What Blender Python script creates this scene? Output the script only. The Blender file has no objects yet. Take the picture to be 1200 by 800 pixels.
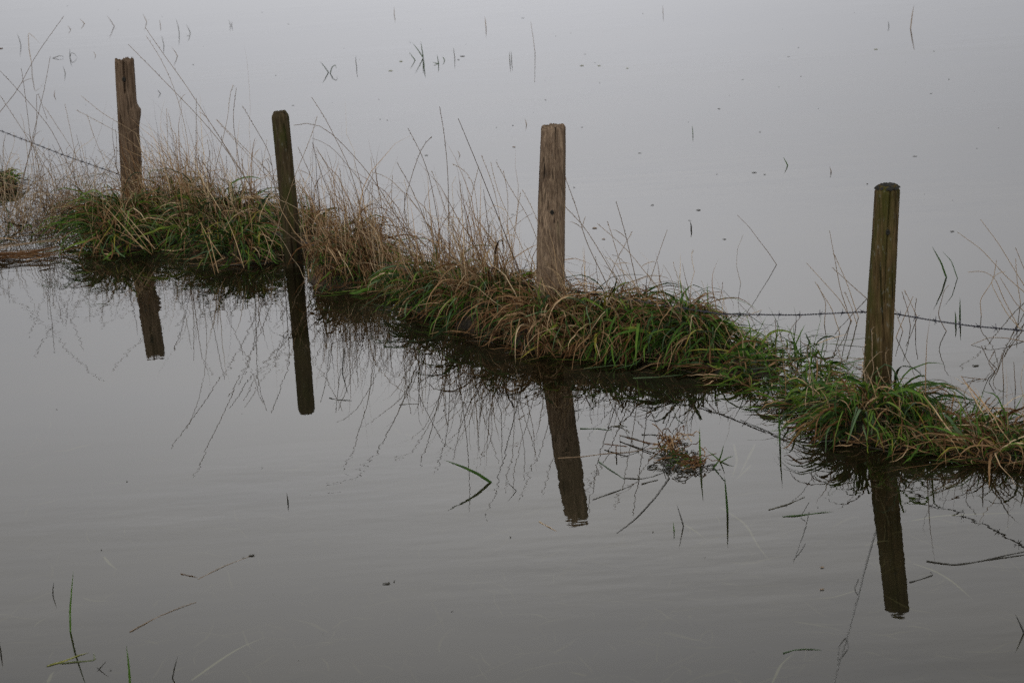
import bpy, math, random
import numpy as np
from mathutils import Vector, Matrix

R = math.radians
C = bpy.context.scene.collection
scn = bpy.context.scene
rng = np.random.default_rng(11)
random.seed(5)

# ------------------------------------------------------------------ camera
CAM_H, FPX = 2.6, 2714.0
pit, rol = R(14.5), R(3.8)
F_ = np.array([0, math.cos(pit), -math.sin(pit)])
R0 = np.array([1.0, 0, 0]); U0 = np.array([0, math.sin(pit), math.cos(pit)])
R_ = math.cos(rol) * R0 - math.sin(rol) * U0
U_ = math.cos(rol) * U0 + math.sin(rol) * R0
cd = bpy.data.cameras.new('camera'); cam = bpy.data.objects.new('camera', cd); C.objects.link(cam)
cd.sensor_width = 36; cd.sensor_fit = 'HORIZONTAL'; cd.lens = 36 * FPX / 1200
cd.clip_start = 0.1; cd.clip_end = 3000
m = Matrix(((R_[0], U_[0], -F_[0]), (R_[1], U_[1], -F_[1]), (R_[2], U_[2], -F_[2]))).to_4x4()
m.translation = (0, 0, CAM_H)
cam.matrix_world = m
cd.dof.use_dof = True; cd.dof.focus_distance = 9.9; cd.dof.aperture_fstop = 9.0
scn.camera = cam

# ------------------------------------------------------------------ sky (overcast) and a very soft sun
SUN_EL, SUN_AZ = 52, 200
w = bpy.data.worlds.new('World'); scn.world = w; w.use_nodes = True
nt = w.node_tree; nt.nodes.clear()
out = nt.nodes.new('ShaderNodeOutputWorld'); bg = nt.nodes.new('ShaderNodeBackground')
sky = nt.nodes.new('ShaderNodeTexSky'); sky.sky_type = 'NISHITA'; sky.sun_disc = False
sky.sun_elevation = R(SUN_EL); sky.sun_rotation = R(SUN_AZ)
tc = nt.nodes.new('ShaderNodeTexCoord'); sp = nt.nodes.new('ShaderNodeSeparateXYZ')
mr = nt.nodes.new('ShaderNodeValToRGB')          # overcast sky: overhead dimmed to darken grass, brighter band 12 to 22 degrees up
for p_, v_ in ((.12, .62), (.17, .68), (.26, .93), (.33, .89), (.42, .62), (.60, .46)): mr.color_ramp.elements.new(p_)
for e_, v_ in zip(sorted(mr.color_ramp.elements, key=lambda q: q.position), (.56, .62, .68, .93, .89, .62, .46, .44)): e_.color = (v_, v_, v_, 1)
nz = nt.nodes.new('ShaderNodeTexNoise'); nz.inputs['Scale'].default_value = 2.6; nz.inputs['Detail'].default_value = 3
mp = nt.nodes.new('ShaderNodeMapping'); mp.inputs['Scale'].default_value = (1, 1, 3.0)
cl = nt.nodes.new('ShaderNodeMapRange'); cl.inputs['To Min'].default_value = 0.97; cl.inputs['To Max'].default_value = 1.03
cl.inputs['From Min'].default_value = 0.3; cl.inputs['From Max'].default_value = 0.7
ml = nt.nodes.new('ShaderNodeMath'); ml.operation = 'MULTIPLY'
sc = nt.nodes.new('ShaderNodeVectorMath'); sc.operation = 'SCALE'; wc = nt.nodes.new('ShaderNodeMapRange'); wc.data_type = 'FLOAT_VECTOR'
wc.inputs[7].default_value = (.12,) * 3; wc.inputs[8].default_value = (.34,) * 3; wc.inputs[9].default_value = (16.2, 16.25, 17.1); wc.inputs[10].default_value = (16.7, 16.45, 16.2)
mx = nt.nodes.new('ShaderNodeMix'); mx.data_type = 'RGBA'; mx.inputs['Factor'].default_value = 0.93
L = nt.links.new
L(sp.outputs['Z'], wc.inputs[6]); L(wc.outputs[1], sc.inputs[0])
L(tc.outputs['Generated'], sp.inputs[0]); L(sp.outputs['Z'], mr.inputs[0])
L(tc.outputs['Generated'], mp.inputs[0]); L(mp.outputs[0], nz.inputs['Vector']); L(nz.outputs['Fac'], cl.inputs['Value'])
ab = nt.nodes.new('ShaderNodeMath'); ab.operation = 'ABSOLUTE'; L(sp.outputs['X'], ab.inputs[0])
gw = nt.nodes.new('ShaderNodeMapRange'); gw.interpolation_type = 'SMOOTHSTEP'      # sky dimmed to both sides, lens vignetting put into its brightness
gw.inputs['From Min'].default_value = 0; gw.inputs['From Max'].default_value = .34; gw.inputs['To Min'].default_value = 1.08; gw.inputs['To Max'].default_value = .72
L(ab.outputs[0], gw.inputs['Value'])
m0 = nt.nodes.new('ShaderNodeMath'); m0.operation = 'MULTIPLY'; L(cl.outputs[0], m0.inputs[0]); L(gw.outputs[0], m0.inputs[1])
L(mr.outputs[0], ml.inputs[0]); L(m0.outputs[0], ml.inputs[1]); L(ml.outputs[0], sc.inputs['Scale'])
L(sky.outputs[0], mx.inputs['A']); L(sc.outputs[0], mx.inputs['B']); L(mx.outputs['Result'], bg.inputs['Color'])
bg.inputs['Strength'].default_value = 0.1
L(bg.outputs[0], out.inputs[0])
sd = bpy.data.lights.new('sun', 'SUN'); sd.energy = 0.7; sd.angle = R(35); sd.color = (1, .96, .9)
so = bpy.data.objects.new('sun', sd); C.objects.link(so)
# nishita: rotation measured so that the sun stands at (sin, cos) of the rotation
sv = Vector((math.sin(R(SUN_AZ)) * math.cos(R(SUN_EL)), math.cos(R(SUN_AZ)) * math.cos(R(SUN_EL)), math.sin(R(SUN_EL))))
so.rotation_euler = (-sv).to_track_quat('-Z', 'Y').to_euler(); so.location = (0, -5, 12)
vs = scn.view_settings
vs.view_transform = 'Standard'; vs.look = 'None'; vs.exposure = 0; vs.gamma = 1; vs.use_curve_mapping = False
scn.cycles.max_bounces = 8; scn.cycles.transparent_max_bounces = 12; scn.cycles.use_denoising = False

# ------------------------------------------------------------------ helpers
def ray(x, y):
    return F_ * FPX + R_ * (x - 600) - U_ * (y - 400)
def gp(x, y, z=0.0):                                   # where the sight line of a place on the photo meets height z
    d = ray(x, y); t = (z - CAM_H) / d[2]; return np.array([0, 0, CAM_H]) + d * t
def at_depth(x, y, Y, k=0.0):                          # ... meets the upright plane Y + k*z
    d = ray(x, y); t = (Y + k * CAM_H) / (d[1] - k * d[2]); return np.array([0, 0, CAM_H]) + d * t
def tri(a, b):                                          # 3-D place of a point from itself and its mirror image
    d1 = ray(*a); d2 = ray(*b) * np.array([1, 1, -1])
    c1 = np.array([0, 0, CAM_H]); A = np.stack([d1, -d2], 1)
    s = np.linalg.lstsq(A, -c1 - c1, rcond=None)[0]
    return (c1 + d1 * s[0] - c1 + d2 * s[1]) / 2

def tag(o, label=None, cat=None, group=None, kind=None):
    if label: o['label'] = label
    if cat: o['category'] = cat
    if group: o['group'] = group
    if kind: o['kind'] = kind
    return o
def thing(name, loc, label, cat, group=None):
    o = bpy.data.objects.new(name, None); C.objects.link(o); o.location = Vector(loc); o.empty_display_size = .05
    return tag(o, label, cat, group)
def mesh(name, V, Fc, mat, parent=None, loc=None, smooth=True, tint=None):
    V = np.asarray(V, float)
    off = np.array(parent.location) if parent is not None else (np.array(loc) if loc is not None else np.zeros(3))
    me = bpy.data.meshes.new(name); me.from_pydata((V - off).tolist(), [], [tuple(f) for f in (Fc.tolist() if hasattr(Fc, 'tolist') else Fc)])
    if tint is not None:
        a = me.attributes.new('tint', 'FLOAT', 'POINT'); a.data.foreach_set('value', np.asarray(tint, np.float32))
    if smooth: me.polygons.foreach_set('use_smooth', [True] * len(me.polygons))
    me.materials.append(mat); me.update()
    o = bpy.data.objects.new(name, me); C.objects.link(o)
    if parent is not None: o.parent = parent
    elif loc is not None: o.location = Vector(loc)
    return o

class MB:
    def __init__(s): s.V = []; s.F = []; s.T = []; s.n = 0
    def add(s, V, Fc, t):
        V = np.asarray(V, float); Fc = np.asarray(Fc, int)
        s.V.append(V); s.F.append(Fc + s.n); s.T.append(np.broadcast_to(np.asarray(t, float), (len(V),))); s.n += len(V)
    def build(s, name, mat, parent=None, loc=None):
        if not s.n: return None
        F = [f for a in s.F for f in a.tolist()]
        return mesh(name, np.concatenate(s.V), F, mat, parent, loc, True, np.concatenate(s.T))

def tube(mb, P, rad, t=0.5, sides=4):
    P = np.asarray(P, float); n = len(P); rad = np.broadcast_to(np.asarray(rad, float), (n,))
    T = np.gradient(P, axis=0); T /= np.linalg.norm(T, axis=1)[:, None] + 1e-9
    ref = np.array([0.31, 0.95, 0.05]); A = np.cross(T, ref); A /= np.linalg.norm(A, axis=1)[:, None] + 1e-9
    B = np.cross(T, A)
    an = np.arange(sides) * 2 * math.pi / sides
    V = P[:, None] + rad[:, None, None] * (np.cos(an)[None, :, None] * A[:, None] + np.sin(an)[None, :, None] * B[:, None])
    F = [(i * sides + j, i * sides + (j + 1) % sides, (i + 1) * sides + (j + 1) % sides, (i + 1) * sides + j) for i in range(n - 1) for j in range(sides)]
    F0 = np.array(F); mb.add(V.reshape(-1, 3), F0, t)
def smooth_line(P, n=14, passes=2):
    P = np.asarray(P, float)
    if len(P) == 2: return P[0] + (P[1] - P[0]) * np.linspace(0, 1, max(4, n // 2))[:, None]
    d = np.r_[0, np.cumsum(np.linalg.norm(np.diff(P, axis=0), axis=1))]; d /= d[-1]
    u = np.linspace(0, 1, n); Q = np.stack([np.interp(u, d, P[:, i]) for i in range(3)], 1)
    for _ in range(passes): Q[1:-1] = (Q[:-2] + 2 * Q[1:-1] + Q[2:]) / 4
    return Q
def strip(mb, P, w, t, facing=None, roll=0.0):          # one leaf with a folded midrib along a line
    P = np.asarray(P, float); n = len(P)
    T = np.gradient(P, axis=0); T /= np.linalg.norm(T, axis=1)[:, None] + 1e-9
    f = np.array([0.1, -1, 0.25]) if facing is None else np.array(facing, float)
    S = np.cross(T, f); S /= np.linalg.norm(S, axis=1)[:, None] + 1e-9
    N = np.cross(S, T)
    S = S * math.cos(roll) + N * math.sin(roll); N = np.cross(S, T)
    u = np.linspace(0, 1, n); ww = w * np.clip(.55 + 2.0 * u, 0, 1) * np.clip(1 - u ** 3, 0.03, 1) / 2
    V = np.stack([P - S * ww[:, None], P + N * ww[:, None] * .5, P + S * ww[:, None]], 1).reshape(-1, 3)
    F = [(i * 3 + j, i * 3 + j + 1, i * 3 + j + 4, i * 3 + j + 3) for i in range(n - 1) for j in (0, 1)]
    mb.add(V, F, t)

LUMPS = []                                              # (x, y, rx, ry, h): the soil and thatch under each tussock
def ground_h(x, y):
    h = np.full(np.shape(x), -1.0)
    for (a, b, rx, ry, hh) in LUMPS:
        r2 = ((x - a) / rx) ** 2 + ((y - b) / ry) ** 2
        h = np.maximum(h, np.where(r2 < 1, hh * np.clip(1 - r2, 0, 1) ** .7, -1))
    return h

def blades(mb, root, az, e0, e1, length, width, tint, segs=7, curl=.5, kink=.05, pw=1.2, floor=True, water=.004):
    N = len(az)
    if N == 0: return
    t = np.linspace(0, 1, segs + 1)
    P = np.zeros((N, segs + 1, 3)); P[:, 0] = root
    cu = rng.normal(0, curl, N); A = np.zeros((N, segs + 1)); E = np.zeros((N, segs + 1))
    jit = rng.normal(0, kink, (N, segs + 1)); ja = rng.normal(0, kink, (N, segs + 1)).cumsum(1)
    fl = water + rng.random(N) * .012
    for i in range(segs + 1):
        E[:, i] = e0 + (e1 - e0) * t[i] ** pw + jit[:, i]
        A[:, i] = az + cu * t[i] + ja[:, i]
    st = length / segs
    for i in range(1, segs + 1):
        e, a = E[:, i - 1], A[:, i - 1]
        P[:, i, 0] = P[:, i - 1, 0] + st * np.cos(e) * np.cos(a)
        P[:, i, 1] = P[:, i - 1, 1] + st * np.cos(e) * np.sin(a)
        P[:, i, 2] = P[:, i - 1, 2] + st * np.sin(e)
        if floor:
            g = np.maximum(fl, ground_h(P[:, i, 0], P[:, i, 1]) + fl)
            P[:, i, 2] = np.maximum(P[:, i, 2], g)
    if floor:                                            # trampled gaps in front of the second and fourth posts
        hit = np.zeros(N, bool)
        for (bx, by, hw, z1, pr) in ((P2b[0], P2b[1] + .03, .045, 9, .86), (P4b[0], P4b[1], .05, 9, .35)):
            hit |= ((np.abs(P[..., 0] - bx * P[..., 1] / by) < hw) & (P[..., 1] < by) & (P[..., 1] > by - 1.2)).any(1) & (rng.random(N) < pr)
        kp = ~hit; N = int(kp.sum())
        if N == 0: return
        P = P[kp]; A = A[kp]; E = E[kp]; width = np.asarray(width)[kp]; tint = np.broadcast_to(tint, kp.shape)[kp]
    T = np.gradient(P, axis=1); T /= np.linalg.norm(T, axis=2)[..., None] + 1e-9
    S = np.stack([-np.sin(A), np.cos(A), np.zeros_like(A)], 2)
    rl = rng.normal(0, .7, N)[:, None] + rng.normal(0, .5, N)[:, None] * t[None]
    Nn = np.cross(S, T); Nn /= np.linalg.norm(Nn, axis=2)[..., None] + 1e-9
    S2 = S * np.cos(rl)[..., None] + Nn * np.sin(rl)[..., None]
    N2 = np.cross(S2, T)
    ww = (np.asarray(width)[:, None] * (np.clip(.5 + 2 * t, 0, 1) * np.clip(1 - t ** 2.6, .04, 1))[None]) / 2
    V = np.stack([P - S2 * ww[..., None], P + N2 * ww[..., None] * .5, P + S2 * ww[..., None]], 2).reshape(N, -1, 3)
    k = 3 * (segs + 1)
    f = np.array([(i * 3 + j, i * 3 + j + 1, i * 3 + j + 4, i * 3 + j + 3) for i in range(segs) for j in (0, 1)])
    Fc = (f[None] + (np.arange(N) * k)[:, None, None]).reshape(-1, 4)
    tt = np.repeat(tint, k)
    mb.add(V.reshape(-1, 3), Fc, tt)

# ------------------------------------------------------------------ materials
def newmat(name):
    mt = bpy.data.materials.new(name); mt.use_nodes = True; n = mt.node_tree; n.nodes.clear()
    o = n.nodes.new('ShaderNodeOutputMaterial'); return mt, n, o
def ramp(n, stops, interp='LINEAR'):
    r = n.nodes.new('ShaderNodeValToRGB'); r.color_ramp.interpolation = interp
    el = r.color_ramp.elements
    while len(el) < len(stops): el.new(.5)
    for e, (p, c) in zip(el, stops): e.position = p; e.color = (*c, 1)
    return r
def leaf_mat(name, stops, trans=.22, rough=.5, spec=.35):
    mt, n, o = newmat(name); l = n.links.new
    at = n.nodes.new('ShaderNodeAttribute'); at.attribute_name = 'tint'
    tx = n.nodes.new('ShaderNodeTexCoord'); no = n.nodes.new('ShaderNodeTexNoise'); no.inputs['Scale'].default_value = 45
    no.inputs['Detail'].default_value = 2
    l(tx.outputs['Object'], no.inputs['Vector'])
    ad = n.nodes.new('ShaderNodeMath'); ad.operation = 'MULTIPLY_ADD'; ad.inputs[1].default_value = .45; ad.inputs[2].default_value = -.225
    l(no.outputs['Fac'], ad.inputs[0])
    su = n.nodes.new('ShaderNodeMath'); su.operation = 'ADD'; su.use_clamp = True
    l(ad.outputs[0], su.inputs[0]); l(at.outputs['Fac'], su.inputs[1])
    r = ramp(n, stops); l(su.outputs[0], r.inputs[0])
    b = n.nodes.new('ShaderNodeBsdfPrincipled'); b.inputs['Roughness'].default_value = rough; b.inputs['Specular IOR Level'].default_value = spec
    l(r.outputs[0], b.inputs['Base Color'])
    tr = n.nodes.new('ShaderNodeBsdfTranslucent'); l(r.outputs[0], tr.inputs['Color'])
    m_ = n.nodes.new('ShaderNodeMixShader'); m_.inputs[0].default_value = trans
    l(b.outputs[0], m_.inputs[1]); l(tr.outputs[0], m_.inputs[2]); l(m_.outputs[0], o.inputs[0])
    return mt
M_GREEN = leaf_mat('green_grass', [(0, (.010, .022, .004)), (.38, (.026, .066, .008)), (.7, (.085, .175, .018)), (.9, (.17, .24, .035)), (1, (.28, .23, .035))], .25, .55, .2)
M_BLUEGREEN = leaf_mat('blue_green_grass', [(0, (.03, .055, .024)), (.6, (.07, .13, .052)), (1, (.15, .22, .10))], .2, .5, .3)
M_DRY = leaf_mat('dry_grass', [(0, (.035, .016, .007)), (.34, (.135, .066, .027)), (.64, (.31, .192, .096)), (.85, (.50, .35, .20)), (1, (.64, .50, .31))], .18, .7, .1)
M_STALK = leaf_mat('dry_stalk', [(0, (.05, .032, .022)), (.4, (.17, .115, .07)), (.75, (.36, .26, .16)), (1, (.54, .42, .27))], .05, .65, .15)
M_DARK = leaf_mat('wet_dark_grass', [(0, (.012, .012, .008)), (.6, (.035, .032, .020)), (1, (.075, .07, .035))], .05, .35, .5)
M_SUB = leaf_mat('drowned_grass', [(0, (.07, .065, .04)), (.5, (.15, .15, .10)), (1, (.36, .38, .27))], .1, .7, .1)
M_YEL = leaf_mat('yellowing_leaf', [(0, (.05, .07, .02)), (.5, (.18, .19, .03)), (1, (.34, .28, .06))], .2, .4, .4)

def mat_thatch():
    mt, n, o = newmat('thatch'); l = n.links.new
    tx = n.nodes.new('ShaderNodeTexCoord'); no = n.nodes.new('ShaderNodeTexNoise'); no.inputs['Scale'].default_value = 60; no.inputs['Detail'].default_value = 5
    l(tx.outputs['Object'], no.inputs['Vector'])
    r = ramp(n, [(.3, (.010, .008, .005)), (.55, (.035, .026, .014)), (.8, (.09, .06, .035))]); l(no.outputs['Fac'], r.inputs[0])
    b = n.nodes.new('ShaderNodeBsdfPrincipled'); b.inputs['Roughness'].default_value = .9
    bp = n.nodes.new('ShaderNodeBump'); bp.inputs['Distance'].default_value = .02; l(no.outputs['Fac'], bp.inputs['Height']); l(bp.outputs[0], b.inputs['Normal'])
    l(r.outputs[0], b.inputs['Base Color']); l(b.outputs[0], o.inputs[0]); return mt
M_THATCH = mat_thatch()

def mat_wood(name, light, mid, dark, algae, algae_amt, seed, lichen=0.0):
    mt, n, o = newmat(name); l = n.links.new
    tx = n.nodes.new('ShaderNodeTexCoord')
    def noise(scale, sc3, det=5, off=0.0, rough=.6):
        mpp = n.nodes.new('ShaderNodeMapping'); mpp.inputs['Scale'].default_value = sc3; mpp.inputs['Location'].default_value = (seed + off, seed * .7, off)
        t = n.nodes.new('ShaderNodeTexNoise'); t.inputs['Scale'].default_value = scale; t.inputs['Detail'].default_value = det; t.inputs['Roughness'].default_value = rough
        l(tx.outputs['Object'], mpp.inputs[0]); l(mpp.outputs[0], t.inputs['Vector']); return t
    g = noise(1, (110, 110, 5)); fine = noise(1, (330, 330, 14), 4, 3.0); blot = noise(1, (16, 16, 5), 4, 7.0); crk = noise(1, (55, 55, 2.2), 3, 11.0)
    r = ramp(n, [(.22, dark), (.47, mid), (.72, light)]); 
    ad = n.nodes.new('ShaderNodeMath'); ad.operation = 'MULTIPLY_ADD'; ad.inputs[1].default_value = .45
    hf = n.nodes.new('ShaderNodeMath'); hf.operation = 'MULTIPLY'; hf.inputs[1].default_value = .56
    l(fine.outputs['Fac'], ad.inputs[0]); l(g.outputs['Fac'], hf.inputs[0]); l(hf.outputs[0], ad.inputs[2]); l(ad.outputs[0], r.inputs[0])
    # broad blotches
    rb = ramp(n, [(.3, (.55, .52, .5)), (.65, (1.15, 1.12, 1.1))]); l(blot.outputs['Fac'], rb.inputs[0])
    mm = n.nodes.new('ShaderNodeMix'); mm.data_type = 'RGBA'; mm.blend_type = 'MULTIPLY'; mm.inputs['Factor'].default_value = .8
    l(r.outputs[0], mm.inputs['A']); l(rb.outputs[0], mm.inputs['B'])
    # cracks
    rc = ramp(n, [(.33, (.02, .016, .012)), (.40, (1, 1, 1))]); l(crk.outputs['Fac'], rc.inputs[0])
    mc = n.nodes.new('ShaderNodeMix'); mc.data_type = 'RGBA'; mc.blend_type = 'MULTIPLY'; mc.inputs['Factor'].default_value = .85
    l(mm.outputs['Result'], mc.inputs['A']); l(rc.outputs[0], mc.inputs['B'])
    # green algae
    al = noise(1, (22, 22, 4), 6, 19.0); ra = ramp(n, [(.62 - algae_amt * .35, (0, 0, 0)), (.78 - algae_amt * .30, (1, 1, 1))]); l(al.outputs['Fac'], ra.inputs[0])
    sf = n.nodes.new('ShaderNodeMath'); sf.operation = 'MULTIPLY'; sf.inputs[1].default_value = .75; l(ra.outputs[0], sf.inputs[0])
    ma = n.nodes.new('ShaderNodeMix'); ma.data_type = 'RGBA'; l(sf.outputs[0], ma.inputs['Factor']); l(mc.outputs['Result'], ma.inputs['A']); ma.inputs['B'].default_value = (*algae, 1)
    last = ma.outputs['Result']
    if lichen:
        li = noise(1, (70, 70, 30), 5, 31.0); rl = ramp(n, [(.60, (0, 0, 0)), (.70, (lichen,) * 3)]); l(li.outputs['Fac'], rl.inputs[0])
        m2 = n.nodes.new('ShaderNodeMix'); m2.data_type = 'RGBA'; l(rl.outputs[0], m2.inputs['Factor']); l(last, m2.inputs['A']); m2.inputs['B'].default_value = (.24, .25, .22, 1); last = m2.outputs['Result']
    se = n.nodes.new('ShaderNodeSeparateXYZ'); l(tx.outputs['Object'], se.inputs[0])
    wz = n.nodes.new('ShaderNodeMath'); wz.operation = 'MULTIPLY_ADD'; wz.inputs[1].default_value = -.25; l(blot.outputs['Fac'], wz.inputs[0]); l(se.outputs['Z'], wz.inputs[2])
    wr = n.nodes.new('ShaderNodeMapRange'); wr.inputs['From Min'].default_value = -.06; wr.inputs['From Max'].default_value = .12; wr.inputs['To Min'].default_value = .42; wr.inputs['To Max'].default_value = 1
    l(wz.outputs[0], wr.inputs['Value'])
    wm = n.nodes.new('ShaderNodeMix'); wm.data_type = 'RGBA'; wm.blend_type = 'MULTIPLY'; wm.inputs['Factor'].default_value = 1
    l(last, wm.inputs['A']); l(wr.outputs[0], wm.inputs['B']); last = wm.outputs['Result']
    b = n.nodes.new('ShaderNodeBsdfPrincipled'); b.inputs['Roughness'].default_value = .85; b.inputs['Specular IOR Level'].default_value = .1
    l(last, b.inputs['Base Color'])
    hs = n.nodes.new('ShaderNodeMath'); hs.operation = 'MULTIPLY'; l(ad.outputs[0], hs.inputs[0]); l(rc.outputs[0], hs.inputs[1])
    bp = n.nodes.new('ShaderNodeBump'); bp.inputs['Distance'].default_value = .006; bp.inputs['Strength'].default_value = .9
    l(hs.outputs[0], bp.inputs['Height']); l(bp.outputs[0], b.inputs['Normal']); l(b.outputs[0], o.inputs[0]); return mt

def mat_plain(name, col, rough=.8, metal=0, var=.3, scale=80):
    mt, n, o = newmat(name); l = n.links.new
    tx = n.nodes.new('ShaderNodeTexCoord'); no = n.nodes.new('ShaderNodeTexNoise'); no.inputs['Scale'].default_value = scale; no.inputs['Detail'].default_value = 4
    l(tx.outputs['Object'], no.inputs['Vector'])
    r = ramp(n, [(.3, tuple(c * (1 - var) for c in col)), (.7, tuple(c * (1 + var) for c in col))]); l(no.outputs['Fac'], r.inputs[0])
    b = n.nodes.new('ShaderNodeBsdfPrincipled'); b.inputs['Roughness'].default_value = rough; b.inputs['Metallic'].default_value = metal
    l(r.outputs[0], b.inputs['Base Color']); l(b.outputs[0], o.inputs[0]); return mt
M_WIRE = mat_plain('weathered_wire', (.045, .045, .058), .55, .3, .4)
M_BED = mat_plain('drowned_meadow', (.016, .014, .008), .95, 0, .6, 3)
M_MOSS = mat_plain('dark_moss', (.014, .013, .009), .95, 0, .6, 200)

def mat_water():
    mt, n, o = newmat('flood_water'); l = n.links.new
    tx = n.nodes.new('ShaderNodeTexCoord')
    def nz(s3, det, rough=.5, dist=0.0):
        mpp = n.nodes.new('ShaderNodeMapping'); mpp.inputs['Scale'].default_value = s3; mpp.inputs['Rotation'].default_value = (0, 0, .12)
        t = n.nodes.new('ShaderNodeTexNoise'); t.inputs['Scale'].default_value = 1; t.inputs['Detail'].default_value = det
        t.inputs['Roughness'].default_value = rough; t.inputs['Distortion'].default_value = dist
        l(tx.outputs['Object'], mpp.inputs[0]); l(mpp.outputs[0], t.inputs['Vector']); return t
    small = nz((9, 17, 1), 2, .45); mid = nz((1.2, 4.2, 1), 2); patch = nz((.28, .5, 1), 2)
    pr = n.nodes.new('ShaderNodeMapRange'); pr.inputs['From Min'].default_value = .42; pr.inputs['From Max'].default_value = .65
    pr.inputs['To Min'].default_value = .12; pr.inputs['To Max'].default_value = 1.35
    l(patch.outputs['Fac'], pr.inputs['Value'])
    sm = n.nodes.new('ShaderNodeMath'); sm.operation = 'MULTIPLY'; l(small.outputs['Fac'], sm.inputs[0]); l(pr.outputs[0], sm.inputs[1])
    b1 = n.nodes.new('ShaderNodeBump'); b1.inputs['Distance'].default_value = .00032; l(sm.outputs[0], b1.inputs['Height'])
    m3 = n.nodes.new('ShaderNodeMath'); m3.operation = 'MULTIPLY'; l(mid.outputs['Fac'], m3.inputs[0]); l(pr.outputs[0], m3.inputs[1])
    b2 = n.nodes.new('ShaderNodeBump'); b2.inputs['Distance'].default_value = .0017; l(m3.outputs[0], b2.inputs['Height']); l(b1.outputs[0], b2.inputs['Normal'])
    fr = n.nodes.new('ShaderNodeFresnel'); fr.inputs['IOR'].default_value = 1.333; l(b2.outputs[0], fr.inputs['Normal'])
    gl = n.nodes.new('ShaderNodeBsdfGlossy'); gl.inputs['Roughness'].default_value = 0.0; gl.inputs['Color'].default_value = (1, 1, 1, 1); l(b2.outputs[0], gl.inputs['Normal'])
    df = n.nodes.new('ShaderNodeBsdfDiffuse'); df.inputs['Color'].default_value = (.040, .037, .029, 1)
    silt = nz((.9, .9, 1), 4); rs = ramp(n, [(.35, (.015, .012, .006)), (.7, (.05, .040, .018))]); l(silt.outputs['Fac'], rs.inputs[0]); l(rs.outputs[0], df.inputs['Color'])
    tr = n.nodes.new('ShaderNodeBsdfTransparent'); tr.inputs['Color'].default_value = (.84, .83, .72, 1)
    m1 = n.nodes.new('ShaderNodeMixShader'); m1.inputs[0].default_value = .78; l(df.outputs[0], m1.inputs[1]); l(tr.outputs[0], m1.inputs[2])
    m2 = n.nodes.new('ShaderNodeMixShader'); l(fr.outputs[0], m2.inputs[0]); l(m1.outputs[0], m2.inputs[1]); l(gl.outputs[0], m2.inputs[2])
    l(m2.outputs[0], o.inputs[0]); return mt
M_WATER = mat_water()

# ------------------------------------------------------------------ setting: water over a drowned meadow
def sheet(name, z, mat, half=900):
    V = [(-half, -half, z), (half, -half, z), (half, half, z), (-half, half, z)]
    o = mesh(name, V, [(0, 1, 2, 3)], mat, smooth=False); return tag(o, kind='structure')
sheet('water', 0, M_WATER)
sheet('ground', -.38, M_BED)

# ------------------------------------------------------------------ fence posts
P1t, P2t, P3t, P4t = tri((146, 71), (182, 416)), tri((329, 131), (359, 484)), tri((649.5, 148), (675, 607)), tri((1040, 217), (1052, 717))
P1b, P2b, P3b, P4b = gp(156, 247), gp(344.5, 312), gp(643.5, 391), gp(1026, 472)

def vnoise(seed):
    g = np.random.default_rng(seed).random((64, 64))
    def f(u, v):
        u = np.asarray(u) % 64; v = np.asarray(v) % 64
        i, j = np.floor(u).astype(int), np.floor(v).astype(int); a, b = u - i, v - j
        a = a * a * (3 - 2 * a); b = b * b * (3 - 2 * b); i2, j2 = (i + 1) % 64, (j + 1) % 64; i %= 64; j %= 64
        return (g[i, j] * (1 - a) * (1 - b) + g[i2, j] * a * (1 - b) + g[i, j2] * (1 - a) * b + g[i2, j2] * a * b) * 2 - 1
    return f

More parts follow.
